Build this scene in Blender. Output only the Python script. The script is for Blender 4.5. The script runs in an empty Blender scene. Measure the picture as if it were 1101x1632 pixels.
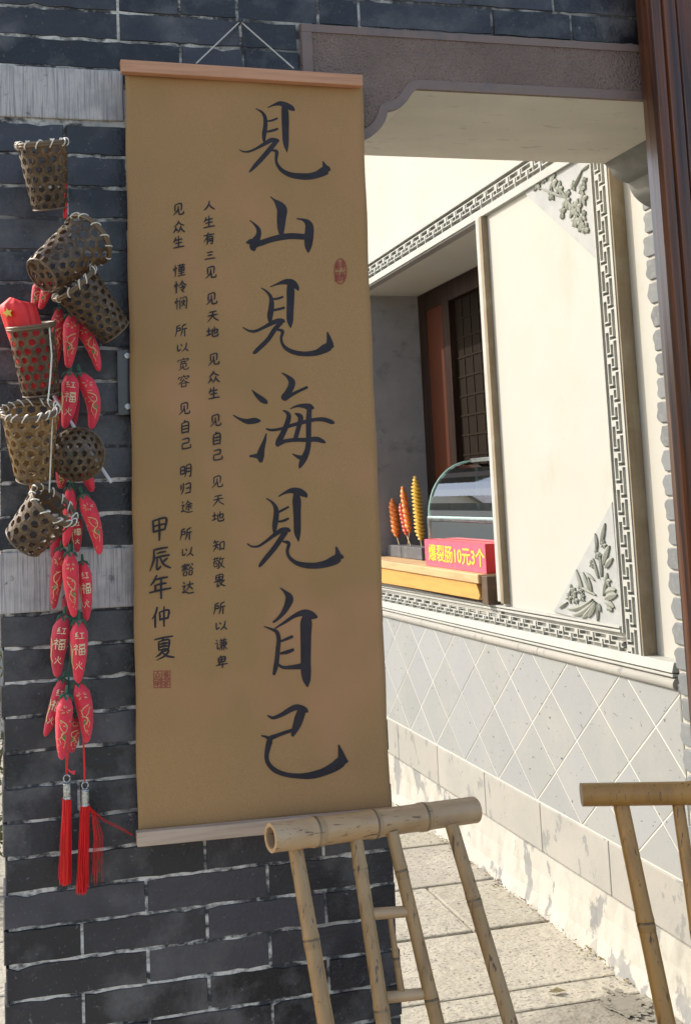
import bpy, bmesh, math, random
from mathutils import Vector, Matrix
import numpy as np

random.seed(7)
S = bpy.context.scene
COL = S.collection

# ------------------------------------------------------------------ camera
FPX, PPX, PPY = 1729.92, 410.71, 620.0            # focal length / principal point in photo pixels
YAW, PITCH, ROLL = [math.radians(v) for v in (13.2114912, 5.6211325, -2.20987002)]
CAM = np.array([0.0, 0.0, 1.393])

def cam_axes():
    cy, sy, cp, sp = math.cos(YAW), math.sin(YAW), math.cos(PITCH), math.sin(PITCH)
    f = np.array([sy * cp, cy * cp, sp]); r = np.array([cy, -sy, 0.0]); u = np.cross(r, f)
    c, s = math.cos(ROLL), math.sin(ROLL)
    return c * r + s * u, -s * r + c * u, f
AR, AU, AF = cam_axes()
cd = bpy.data.cameras.new("camera"); cam = bpy.data.objects.new("camera", cd); COL.objects.link(cam)
cd.sensor_fit = 'AUTO'; cd.sensor_width = 36.0
cd.lens = FPX / 1632 * 36.0
cd.shift_x = (550.5 - PPX) / 1632; cd.shift_y = (PPY - 816) / 1632
cd.clip_start = 0.02; cd.clip_end = 500
M4 = Matrix.Identity(4)
for i in range(3):
    M4[i][0] = AR[i]; M4[i][1] = AU[i]; M4[i][2] = -AF[i]; M4[i][3] = CAM[i]
cam.matrix_world = M4
S.camera = cam

def at(px, py, ax, v):
    """the point of the plane (axis ax = v) that the photo shows at px, py"""
    d = (px - PPX) * AR - (py - PPY) * AU + FPX * AF
    return CAM + d * ((v - CAM[ax]) / d[ax])

# ------------------------------------------------------------------ light
SUN = Vector((-1.3, 1.0, 1.2)).normalized()
W = bpy.data.worlds.new("World"); S.world = W; W.use_nodes = True
nt = W.node_tree; bg = nt.nodes["Background"]
sky = nt.nodes.new("ShaderNodeTexSky"); sky.sky_type = 'NISHITA'; sky.sun_disc = False
sky.sun_elevation = math.asin(SUN.z); sky.sun_rotation = math.atan2(SUN.x, SUN.y)
sky.air_density = 1.0; sky.dust_density = 2.2; sky.ozone_density = 0.2
nt.links.new(sky.outputs[0], bg.inputs[0]); bg.inputs[1].default_value = 0.15
sl = bpy.data.lights.new("sun", 'SUN'); sl.energy = 2.0; sl.angle = math.radians(0.5); sl.color = (1.0, 0.93, 0.81)
so = bpy.data.objects.new("sun", sl); COL.objects.link(so); so.location = SUN * 30
so.rotation_euler = (-SUN).to_track_quat('-Z', 'Y').to_euler()
S.view_settings.view_transform = 'Standard'; S.view_settings.look = 'None'
S.view_settings.exposure = 1.1; S.view_settings.gamma = 1.0
S.cycles.max_bounces = 10

# ------------------------------------------------------------------ materials
def mat(name, col, rough=0.7, noise=None, bump=None, metal=0.0, spec=0.5, tint=False, sheen=0.0, extra=None):
    """noise = list of (scale3, colour, lo, hi, detail): colours laid over the base by noise; bump = (scale3, strength, distance)"""
    m = bpy.data.materials.new(name); m.use_nodes = True
    n = m.node_tree.nodes; l = m.node_tree.links
    b = n["Principled BSDF"]; b.inputs["Roughness"].default_value = rough; b.inputs["Metallic"].default_value = metal
    b.inputs["Specular IOR Level"].default_value = spec
    if sheen: b.inputs["Sheen Weight"].default_value = sheen
    tc = n.new("ShaderNodeTexCoord")
    cur = n.new("ShaderNodeRGB"); cur.outputs[0].default_value = (*col, 1); out = cur.outputs[0]
    if tint:
        a = n.new("ShaderNodeVertexColor"); a.layer_name = "tint"
        mx = n.new("ShaderNodeMix"); mx.data_type = 'RGBA'; mx.blend_type = 'MULTIPLY'; mx.inputs[0].default_value = 1
        l.new(out, mx.inputs[6]); l.new(a.outputs[0], mx.inputs[7]); out = mx.outputs[2]
    for (sc, c, lo, hi, det) in (noise or []):
        mp = n.new("ShaderNodeMapping"); mp.inputs["Scale"].default_value = sc
        mp.inputs["Location"].default_value = (random.random() * 9, random.random() * 9, random.random() * 9)
        l.new(tc.outputs["Object"], mp.inputs[0])
        t = n.new("ShaderNodeTexNoise"); t.inputs["Scale"].default_value = 1; t.inputs["Detail"].default_value = det
        t.inputs["Roughness"].default_value = 0.62
        l.new(mp.outputs[0], t.inputs[0])
        r = n.new("ShaderNodeMapRange"); r.inputs[1].default_value = lo; r.inputs[2].default_value = hi
        l.new(t.outputs[0], r.inputs[0])
        mx = n.new("ShaderNodeMix"); mx.data_type = 'RGBA'
        l.new(r.outputs[0], mx.inputs[0]); l.new(out, mx.inputs[6]); mx.inputs[7].default_value = (*c, 1); out = mx.outputs[2]
    l.new(out, b.inputs["Base Color"])
    if bump:
        bs = bump if isinstance(bump, list) else [bump]
        prev = None
        for (sc, st, di) in bs:
            mp = n.new("ShaderNodeMapping"); mp.inputs["Scale"].default_value = sc; l.new(tc.outputs["Object"], mp.inputs[0])
            t = n.new("ShaderNodeTexNoise"); t.inputs["Scale"].default_value = 1; t.inputs["Detail"].default_value = 5
            l.new(mp.outputs[0], t.inputs[0])
            bp = n.new("ShaderNodeBump"); bp.inputs["Strength"].default_value = st; bp.inputs["Distance"].default_value = di
            l.new(t.outputs[0], bp.inputs["Height"])
            if prev: l.new(prev.outputs[0], bp.inputs["Normal"])
            prev = bp
        l.new(prev.outputs[0], b.inputs["Normal"])
    return m

def u3(s): return (s, s, s)
MT = {}
MT['brick'] = mat('dark_brick', (0.024, 0.022, 0.0235), 0.42, tint=True,
    noise=[(u3(9), (0.10, 0.092, 0.09), .48, .66, 5), (u3(3.5), (0.010, 0.0095, 0.012), .5, .75, 3), (u3(38), (0.26, 0.25, 0.24), .68, .76, 8), (u3(160), (0.16, 0.16, 0.165), .64, .76, 4)],
    bump=[(u3(140), .55, .003), (u3(25), .6, .006)])
MT['mortar'] = mat('lime_mortar', (0.68, 0.62, 0.54), 0.9,
    noise=[((20, 20, 34), (0.045, 0.043, 0.044), .44, .56, 5), (u3(2.6), (0.06, 0.057, 0.056), .45, .62, 3), (u3(90), (0.25, 0.23, 0.21), .5, .75, 6)], bump=(u3(120), .6, .003))
MT['tooled'] = mat('tooled_stone', (0.56, 0.50, 0.46), 0.85,
    noise=[((420, 40, 12), (0.27, 0.25, 0.24), .47, .66, 5), (u3(9), (0.30, 0.275, 0.26), .48, .68, 6), (u3(45), (0.17, 0.16, 0.155), .64, .74, 6)],
    bump=[((240, 40, 7), .9, .004), (u3(80), .3, .002)])
MT['lintel'] = mat('carved_lintel_stone', (0.225, 0.152, 0.12), 0.8,
    noise=[(u3(7), (0.30, 0.21, 0.165), .45, .75, 4), (u3(260), (0.16, 0.105, 0.085), .5, .7, 3)], bump=[(u3(190), 1.0, .008), (u3(90), .8, .006)])
MT['lintel_smooth'] = mat('smooth_lintel_stone', (0.22, 0.148, 0.12), 0.6,
    noise=[(u3(20), (0.13, 0.11, 0.105), .5, .8, 5)], bump=(u3(90), .2, .002))
MT['soffit'] = mat('soffit_plaster', (0.60, 0.56, 0.47), 0.85,
    noise=[((5, 9, 9), (0.68, 0.63, 0.53), .4, .75, 6), ((16, 40, 30), (0.42, 0.385, 0.32), .60, .72, 8)], bump=(u3(45), .3, .004))
MT['cloth'] = mat('tan_linen', (0.385, 0.212, 0.080), 0.8,
    noise=[((420, 420, 900), (0.33, 0.168, 0.06), .45, .7, 2), ((900, 900, 300), (0.45, 0.252, 0.100), .5, .75, 2), (u3(2.4), (0.345, 0.19, 0.068), .42, .62, 3), (u3(3.7), (0.44, 0.215, 0.095), .5, .75, 2)],
    bump=[((700, 700, 700), .3, .0006), ((9, 9, 5), .35, .012)], sheen=.1)
MT['ink'] = mat('black_ink', (0.014, 0.009, 0.011), 0.7, noise=[(u3(40), (0.03, 0.02, 0.028), .4, .8, 3)])
MT['seal'] = mat('red_seal_ink', (0.30, 0.045, 0.035), 0.8, noise=[(u3(300), (0.24, 0.10, 0.06), .5, .75, 3)])
MT['rodwood'] = mat('pale_rod_wood', (0.60, 0.29, 0.155), 0.6, noise=[((6, 60, 130), (0.44, 0.20, 0.105), .45, .75, 4)], bump=((6, 60, 160), .2, .001))
MT['rodgrey'] = mat('grey_rod_wood', (0.54, 0.39, 0.275), 0.65, noise=[((6, 60, 130), (0.40, 0.28, 0.19), .45, .75, 4)], bump=((6, 60, 160), .2, .001))
MT['cord'] = mat('pale_cord', (0.55, 0.50, 0.44), 0.9)
MT['weave'] = mat('bamboo_weave', (0.125, 0.080, 0.042), 0.42, tint=True, noise=[(u3(60), (0.055, 0.034, 0.02), .45, .7, 4), (u3(220), (0.26, 0.18, 0.10), .55, .75, 3)], bump=((260, 260, 60), .4, .001))
MT['rim'] = mat('bamboo_rim', (0.16, 0.10, 0.052), 0.45, noise=[(u3(90), (0.13, 0.08, 0.045), .45, .7, 4)])
MT['weave_gold'] = mat('golden_bamboo_weave', (0.25, 0.165, 0.078), 0.42, tint=True, noise=[(u3(60), (0.19, 0.11, 0.04), .45, .7, 4), (u3(220), (0.46, 0.32, 0.16), .55, .75, 3)], bump=((260, 260, 60), .4, .001))
for mk, tcol, fac in (('weave', (0.50, 0.30, 0.10, 1), .22), ('weave_gold', (0.62, 0.42, 0.17, 1), .24)):      # thin split bamboo lets light through
    nn = MT[mk].node_tree.nodes; ll = MT[mk].node_tree.links
    tl_ = nn.new("ShaderNodeBsdfTranslucent"); tl_.inputs[0].default_value = tcol; mx_s = nn.new("ShaderNodeMixShader"); mx_s.inputs[0].default_value = fac
    ll.new(nn["Principled BSDF"].outputs[0], mx_s.inputs[1]); ll.new(tl_.outputs[0], mx_s.inputs[2]); ll.new(mx_s.outputs[0], nn["Material Output"].inputs[0])
MT['tie'] = mat('pale_plastic_tie', (0.75, 0.68, 0.56), 0.35, noise=[(u3(120), (0.5, 0.42, 0.32), .5, .8, 3)])
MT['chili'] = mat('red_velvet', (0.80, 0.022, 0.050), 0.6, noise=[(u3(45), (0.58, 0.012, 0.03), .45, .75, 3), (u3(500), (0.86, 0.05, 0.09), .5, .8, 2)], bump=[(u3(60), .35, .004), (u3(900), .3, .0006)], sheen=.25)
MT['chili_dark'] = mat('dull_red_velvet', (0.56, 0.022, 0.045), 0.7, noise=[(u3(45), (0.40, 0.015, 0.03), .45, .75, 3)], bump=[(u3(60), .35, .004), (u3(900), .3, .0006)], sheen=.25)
MT['gold'] = mat('gold_print', (0.66, 0.47, 0.20), 0.45, noise=[(u3(300), (0.42, 0.30, 0.13), .5, .7, 3)])
MT['glyph'] = mat('pale_gold_print', (0.72, 0.60, 0.36), 0.5)
MT['greenp'] = mat('green_print', (0.10, 0.22, 0.05), 0.6)
MT['leaf'] = mat('green_felt', (0.012, 0.10, 0.045), 0.7, noise=[(u3(80), (0.02, 0.17, 0.07), .5, .8, 3)], sheen=.4)
MT['redthread'] = mat('red_silk', (0.80, 0.018, 0.016), 0.5, noise=[((700, 700, 20), (0.55, 0.009, 0.008), .45, .7, 2)])
MT['silver'] = mat('silver_cap', (0.55, 0.53, 0.48), 0.35, metal=.85, noise=[(u3(240), (0.22, 0.21, 0.19), .5, .62, 3)], bump=(u3(260), .8, .002))
MT['flag'] = mat('red_flag_cloth', (0.80, 0.03, 0.03), 0.6, noise=[(u3(30), (0.7, 0.02, 0.02), .45, .75, 2)])
MT['star'] = mat('yellow_star', (0.85, 0.62, 0.10), 0.6)
MT['whitepl'] = mat('white_plastic', (0.62, 0.56, 0.54), 0.4)
MT['plate'] = mat('smoked_plate', (0.055, 0.052, 0.055), 0.22, noise=[(u3(60), (0.08, 0.075, 0.07), .5, .8, 4)])
MT['screw'] = mat('steel_screw', (0.50, 0.49, 0.46), 0.4, metal=.8)
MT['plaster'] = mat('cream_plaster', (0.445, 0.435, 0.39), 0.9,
    noise=[(u3(1.3), (0.435, 0.405, 0.34), .45, .75, 4), ((7, 4, 2.2), (0.36, 0.30, 0.22), .60, .92, 6), (u3(70), (0.42, 0.38, 0.30), .74, .80, 4)], bump=[(u3(9), .15, .01), (u3(80), .15, .002)])
MT['stone'] = mat('pale_grey_stone', (0.42, 0.425, 0.39), 0.85, noise=[(u3(14), (0.36, 0.365, 0.335), .45, .75, 5), (u3(120), (0.28, 0.28, 0.25), .66, .8, 4)], bump=(u3(60), .3, .003))
MT['carve'] = mat('blue_grey_stone', (0.37, 0.38, 0.37), 0.85, noise=[(u3(14), (0.30, 0.31, 0.31), .45, .75, 5), (u3(120), (0.28, 0.285, 0.27), .66, .8, 4)], bump=(u3(60), .3, .003))
MT['groove'] = mat('shaded_moss_groove', (0.085, 0.105, 0.05), 0.95, noise=[(u3(20), (0.12, 0.125, 0.065), .45, .75, 4)])  # shade of the sunk grooves painted in as dark green, with some moss
MT['tile'] = mat('grey_tile', (0.285, 0.295, 0.285), 0.7, tint=True,
    noise=[(u3(5), (0.32, 0.32, 0.30), .45, .75, 5), ((90, 36, 60), (0.09, 0.09, 0.085), .648, .672, 6), (u3(150), (0.36, 0.36, 0.34), .6, .8, 4)], bump=[(u3(30), .25, .004), (u3(150), .15, .001)])
MT['grout'] = mat('white_grout', (0.60, 0.58, 0.52), 0.9)
MT['basestone'] = mat('base_slab_stone', (0.35, 0.335, 0.295), 0.85, tint=True,
    noise=[(u3(4), (0.30, 0.295, 0.27), .42, .75, 5), ((26, 22, 12), (0.24, 0.24, 0.225), .585, .62, 8), (u3(120), (0.18, 0.17, 0.15), .69, .76, 5)], bump=[(u3(24), .35, .004), (u3(160), .3, .002)])
MT['plinth'] = mat('peeling_plinth', (0.46, 0.44, 0.385), 0.9,
    noise=[((9, 8, 5), (0.25, 0.25, 0.24), .56, .59, 7), ((20, 14, 7), (0.37, 0.35, 0.30), .5, .7, 7), (u3(130), (0.2, 0.185, 0.15), .68, .76, 5)], bump=[((9, 8, 5), .6, .012), (u3(120), .3, .002)])
MT['paving'] = mat('paving_stone', (0.385, 0.36, 0.295), 0.85, tint=True,
    noise=[(u3(3), (0.45, 0.42, 0.345), .42, .75, 5), (u3(24), (0.30, 0.28, 0.23), .5, .72, 6), ((70, 110, 90), (0.12, 0.11, 0.09), .56, .66, 6)], bump=[(u3(26), .7, .008), (u3(90), .8, .004)])
MT['soil'] = mat('joint_soil', (0.13, 0.12, 0.07), 1.0, noise=[(u3(40), (0.22, 0.20, 0.13), .45, .7, 5)], bump=(u3(80), .8, .01))
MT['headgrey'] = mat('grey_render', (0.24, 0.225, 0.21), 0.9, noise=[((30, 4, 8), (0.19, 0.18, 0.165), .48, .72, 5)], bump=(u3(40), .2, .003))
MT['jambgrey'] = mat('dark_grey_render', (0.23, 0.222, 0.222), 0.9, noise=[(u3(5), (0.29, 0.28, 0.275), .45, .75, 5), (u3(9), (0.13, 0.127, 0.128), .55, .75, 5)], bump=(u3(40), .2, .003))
MT['frame'] = mat('shade_brown_frame', (0.27, 0.22, 0.15), 0.85, noise=[((40, 40, 4), (0.20, 0.155, 0.095), .45, .7, 5), (u3(12), (0.34, 0.30, 0.22), .5, .8, 4)], bump=((40, 40, 5), .3, .003))  # darker brown carries the shade on the near sides of frame and post
MT['darkwood'] = mat('dark_lacquer_wood', (0.019, 0.010, 0.007), 0.5, spec=.15, noise=[((50, 50, 3), (0.05, 0.024, 0.016), .45, .75, 4)], bump=((60, 60, 4), .2, .002))
MT['redwood'] = mat('red_brown_wood', (0.075, 0.020, 0.008), 0.6, spec=.15, noise=[((50, 50, 3), (0.06, 0.022, 0.014), .45, .75, 4)])
MT['post'] = mat('lacquered_post', (0.14, 0.043, 0.014), 0.3,
    noise=[((55, 55, 1.6), (0.030, 0.014, 0.010), .40, .62, 5), ((160, 160, 3), (0.18, 0.07, 0.03), .58, .75, 4)], bump=[((90, 90, 2.5), .35, .002), (u3(30), .15, .002)])
MT['jambbrick'] = mat('grey_jamb_brick', (0.17, 0.18, 0.18), 0.8, tint=True, noise=[(u3(40), (0.23, 0.235, 0.23), .5, .75, 5)], bump=(u3(70), .4, .003))
MT['stain'] = mat('wet_stain', (0.21, 0.195, 0.155), 0.7, noise=[(u3(60), (0.25, 0.235, 0.195), .5, .7, 5)])
MT['lattice'] = mat('olive_lattice', (0.014, 0.0095, 0.006), 0.8, spec=.08)
MT['latbar'] = mat('lattice_bar', (0.019, 0.013, 0.008), 0.8, spec=.08)
MT['corbel'] = mat('shade_grey_plaster', (0.20, 0.20, 0.185), 0.85, noise=[(u3(18), (0.26, 0.255, 0.23), .5, .75, 5)], bump=(u3(60), .2, .003))  # soffit plaster turned grey, the shade on the right corbel painted in
MT['counter'] = mat('yellow_plank', (0.60, 0.33, 0.085), 0.5, noise=[((60, 4, 40), (0.50, 0.25, 0.06), .45, .75, 4)], bump=((60, 4, 60), .2, .001))
MT['countertop'] = mat('counter_top_plank', (0.58, 0.38, 0.19), 0.55, noise=[((60, 4, 40), (0.46, 0.28, 0.13), .45, .75, 4)])
MT['cdark'] = mat('dark_plank', (0.09, 0.055, 0.03), 0.7, noise=[(u3(30), (0.14, 0.09, 0.05), .5, .8, 4)])
MT['steel'] = mat('stainless', (0.42, 0.44, 0.43), 0.28, metal=.9, noise=[(u3(20), (0.25, 0.27, 0.26), .45, .7, 3)])
MT['glassedge'] = mat('glass_edge', (0.42, 0.62, 0.52), 0.15)
MT['tray'] = mat('dark_tray', (0.05, 0.055, 0.055), 0.35, noise=[(u3(30), (0.12, 0.07, 0.05), .55, .7, 4)])
MT['signface'] = mat('pink_sign_face', (0.72, 0.13, 0.19), 0.35, noise=[(u3(25), (0.66, 0.10, 0.15), .45, .75, 2)])
MT['signside'] = mat('red_sign_side', (0.62, 0.02, 0.025), 0.4)
MT['signtext'] = mat('yellow_letter', (0.85, 0.72, 0.06), 0.4)
MT['sausage'] = mat('sausage_orange', (0.80, 0.24, 0.04), 0.4, noise=[(u3(60), (0.42, 0.06, 0.02), .48, .7, 4)], bump=(u3(90), .3, .002))
MT['sausred'] = mat('sausage_red', (0.56, 0.075, 0.035), 0.4, noise=[(u3(60), (0.40, 0.035, 0.02), .48, .7, 4)], bump=(u3(90), .3, .002))
MT['potato'] = mat('potato_yellow', (0.72, 0.45, 0.07), 0.5, noise=[(u3(70), (0.60, 0.33, 0.04), .48, .7, 4)], bump=(u3(90), .3, .002))
MT['stick'] = mat('skewer_stick', (0.60, 0.46, 0.27), 0.7)
MT['blackpl'] = mat('black_plastic', (0.03, 0.03, 0.033), 0.4, noise=[(u3(40), (0.06, 0.06, 0.062), .5, .75, 4)])
MT['greypl'] = mat('grey_plastic', (0.14, 0.145, 0.15), 0.45)
MT['tray_box'] = mat('slate_box', (0.09, 0.09, 0.095), 0.7, noise=[(u3(30), (0.15, 0.15, 0.15), .5, .75, 4)])
BAMB = dict(noise=[((34, 34, 5), (0.24, 0.128, 0.048), .45, .72, 5), (u3(5), (0.44, 0.285, 0.135), .45, .8, 3), ((150, 150, 2.2), (0.10, 0.05, 0.022), .60, .68, 4), (u3(60), (0.13, 0.07, 0.035), .66, .76, 5)], bump=((60, 60, 6), .25, .0015))
MT['bamboo'] = mat('pale_bamboo', (0.36, 0.215, 0.088), 0.4, tint=True, **BAMB)
MT['bamboo_rail'] = mat('pale_bamboo_rail', (0.46, 0.285, 0.14), 0.4, tint=True, noise=[((5, 34, 34), (0.32, 0.18, 0.075), .45, .72, 5), (u3(5), (0.58, 0.40, 0.23), .45, .8, 3), ((2.2, 150, 150), (0.14, 0.07, 0.032), .60, .68, 4), (u3(60), (0.16, 0.085, 0.04), .66, .76, 5)], bump=((6, 60, 60), .25, .0015))
MT['bamboo_b'] = mat('brown_bamboo', (0.36, 0.185, 0.045), 0.38, tint=True, noise=[((34, 34, 5), (0.24, 0.115, 0.03), .45, .72, 5), ((150, 150, 2.2), (0.08, 0.036, 0.013), .60, .68, 4), (u3(60), (0.13, 0.06, 0.025), .66, .76, 5)], bump=((60, 60, 6), .25, .0015))
MT['litter'] = mat('dry_litter', (0.24, 0.19, 0.09), 0.9, noise=[(u3(60), (0.10, 0.085, 0.05), .45, .7, 3)])
MT['foliage'] = mat('yellow_green_leaf', (0.10, 0.105, 0.035), 0.6, noise=[(u3(6), (0.055, 0.075, 0.02), .45, .7, 3)])
MT['rock_flower'] = mat('shaded_relief_stone', (0.25, 0.265, 0.225), 0.9, noise=[(u3(40), (0.28, 0.29, 0.25), .48, .7, 5)])  # relief darkened all over, standing in for shadows between leaves and petals

g = bpy.data.materials.new('pane_glass'); g.use_nodes = True
n = g.node_tree.nodes; l = g.node_tree.links; n.remove(n["Principled BSDF"])
tr = n.new("ShaderNodeBsdfTransparent"); tr.inputs[0].default_value = (0.46, 0.66, 0.60, 1)
gl = n.new("ShaderNodeBsdfGlossy"); gl.inputs["Roughness"].default_value = 0.03
fr = n.new("ShaderNodeFresnel"); fr.inputs[0].default_value = 2.6
mxs = n.new("ShaderNodeMixShader"); l.new(fr.outputs[0], mxs.inputs[0]); l.new(tr.outputs[0], mxs.inputs[1]); l.new(gl.outputs[0], mxs.inputs[2])
l.new(mxs.outputs[0], n["Material Output"].inputs[0]); MT['glass'] = g

# ------------------------------------------------------------------ object helpers
ROOT = {}
def tag(o, label=None, cat=None, group=None, kind=None):
    if label: o['label'] = label
    if cat: o['category'] = cat
    if group: o['group'] = group
    if kind: o['kind'] = kind
    return o
def thing(name, loc, label, cat, group=None):
    o = bpy.data.objects.new(name, None); COL.objects.link(o); o.location = loc
    o.empty_display_size = .05; ROOT[o.name] = Vector(loc)
    return tag(o, label, cat, group)

class MB:
    def __init__(s): s.v = []; s.f = []; s.c = []; s.tint = (1, 1, 1)
    def add(s, vs, fs, tint=None):
        b = len(s.v); s.v += [tuple(float(q) for q in p) for p in vs]; s.f += [tuple(b + i for i in f) for f in fs]
        s.c += [tint or s.tint] * len(fs)
    def box(s, a, b, tint=None):
        x0, y0, z0 = a; x1, y1, z1 = b
        s.add([(x0, y0, z0), (x1, y0, z0), (x1, y1, z0), (x0, y1, z0), (x0, y0, z1), (x1, y0, z1), (x1, y1, z1), (x0, y1, z1)],
              [(0, 3, 2, 1), (4, 5, 6, 7), (0, 1, 5, 4), (1, 2, 6, 5), (2, 3, 7, 6), (3, 0, 4, 7)], tint)
    def tube(s, pts, rad, n=10, cap=True, tint=None, tints=None, bore=None):
        pts = [Vector(p) for p in pts]; k = len(pts)
        if not hasattr(rad, '__len__'): rad = [rad] * k
        t0 = (pts[1] - pts[0]).normalized()
        ref = Vector((0, 0, 1)) if abs(t0.z) < .9 else Vector((1, 0, 0))
        nx = t0.cross(ref).normalized(); vs = []
        for i, p in enumerate(pts):
            t = (pts[min(i + 1, k - 1)] - pts[max(i - 1, 0)])
            if t.length < 1e-9: t = t0.copy()
            t.normalize(); nx = (nx - t * nx.dot(t)).normalized(); ny = t.cross(nx)
            for j in range(n):
                a = 2 * math.pi * j / n; vs.append(p + (nx * math.cos(a) + ny * math.sin(a)) * rad[i])
        b = len(s.v); s.v += [tuple(p) for p in vs]
        for i in range(k - 1):
            for j in range(n):
                q = (j + 1) % n
                s.f.append((b + i * n + j, b + i * n + q, b + (i + 1) * n + q, b + (i + 1) * n + j)); s.c.append(tints[i] if tints else (tint or s.tint))
        if bore:                              # hollow start: rim, inner wall and end node, the hole's shade painted in by tint
            q, depth = bore; c0 = pts[0]; e = len(s.v)
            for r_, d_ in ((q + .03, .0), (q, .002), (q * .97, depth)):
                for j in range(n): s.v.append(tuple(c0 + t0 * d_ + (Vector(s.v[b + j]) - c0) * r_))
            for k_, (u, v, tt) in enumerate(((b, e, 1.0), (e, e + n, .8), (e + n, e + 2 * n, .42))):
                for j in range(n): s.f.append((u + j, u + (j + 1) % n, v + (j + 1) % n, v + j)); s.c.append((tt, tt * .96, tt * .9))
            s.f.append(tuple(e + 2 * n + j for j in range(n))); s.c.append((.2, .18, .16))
        if cap:
            if not bore: s.f.append(tuple(b + j for j in reversed(range(n)))); s.c.append(tint or s.tint)
            s.f.append(tuple(b + (k - 1) * n + j for j in range(n))); s.c.append(tint or s.tint)
    def prism(s, poly, ax, lo, hi, tint=None):
        """polygon in the two other axes (in xyz order) extruded along axis ax"""
        def mk(p, v):
            q = list(p); q.insert(ax, v); return q
        n = len(poly); vs = [mk(p, lo) for p in poly] + [mk(p, hi) for p in poly]
        s.add(vs, [tuple(range(n)), tuple(reversed(range(n, 2 * n)))] + [(i, n + i, n + (i + 1) % n, (i + 1) % n) for i in range(n)], tint)
    def build(s, name, m, parent=None, bevel=0, smooth=False, seg=2, solid=0, fixn=True):
        me = bpy.data.meshes.new(name)
        off = Vector((0, 0, 0)); p = parent
        while p is not None:
            if p.name in ROOT: off = ROOT[p.name]
            p = p.parent
        me.from_pydata([tuple(Vector(q) - off) for q in s.v], [], s.f)
        at_ = me.color_attributes.new("tint", 'FLOAT_COLOR', 'CORNER')
        cols = []
        for f, c in zip(s.f, s.c): cols += [*c, 1.0] * len(f)
        at_.data.foreach_set('color', cols)
        if fixn:
            bm = bmesh.new(); bm.from_mesh(me); bmesh.ops.recalc_face_normals(bm, faces=bm.faces); bm.to_mesh(me); bm.free()
        me.materials.append(MT[m] if isinstance(m, str) else m)
        if smooth:
            me.polygons.foreach_set('use_smooth', [True] * len(me.polygons)); me.set_sharp_from_angle(angle=math.radians(48))
        o = bpy.data.objects.new(name, me); COL.objects.link(o)
        if parent: o.parent = parent
        if solid:
            md = o.modifiers.new('solid', 'SOLIDIFY'); md.thickness = solid; md.offset = 0
        if bevel:
            md = o.modifiers.new('bevel', 'BEVEL'); md.width = bevel; md.segments = seg; md.limit_method = 'ANGLE'
            if smooth is None: pass
        return o

def catmull(pts, per=5):
    P = [np.array(p, float) for p in pts]
    if len(P) < 3:
        return [P[0] + (P[-1] - P[0]) * t for t in np.linspace(0, 1, per + 1)]
    out = []
    for i in range(len(P) - 1):
        p0 = P[max(i - 1, 0)]; p1 = P[i]; p2 = P[i + 1]; p3 = P[min(i + 2, len(P) - 1)]
        for t in np.linspace(0, 1, per, endpoint=False):
            out.append(.5 * (2 * p1 + (p2 - p0) * t + (2 * p0 - 5 * p1 + 4 * p2 - p3) * t * t + (3 * p1 - p0 - 3 * p2 + p3) * t ** 3))
    out.append(P[-1]); return out

def ribbon2d(pts):
    """brush stroke (x, y, width) -> left and right outline"""
    P = catmull(pts); L = []; R = []
    for i, p in enumerate(P):
        t = P[min(i + 1, len(P) - 1)][:2] - P[max(i - 1, 0)][:2]; ln = np.hypot(*t) or 1
        nrm = np.array([-t[1], t[0]]) / ln * max(p[2], .01) / 2
        L.append(p[:2] + nrm); R.append(p[:2] - nrm)
    return L, R

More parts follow.
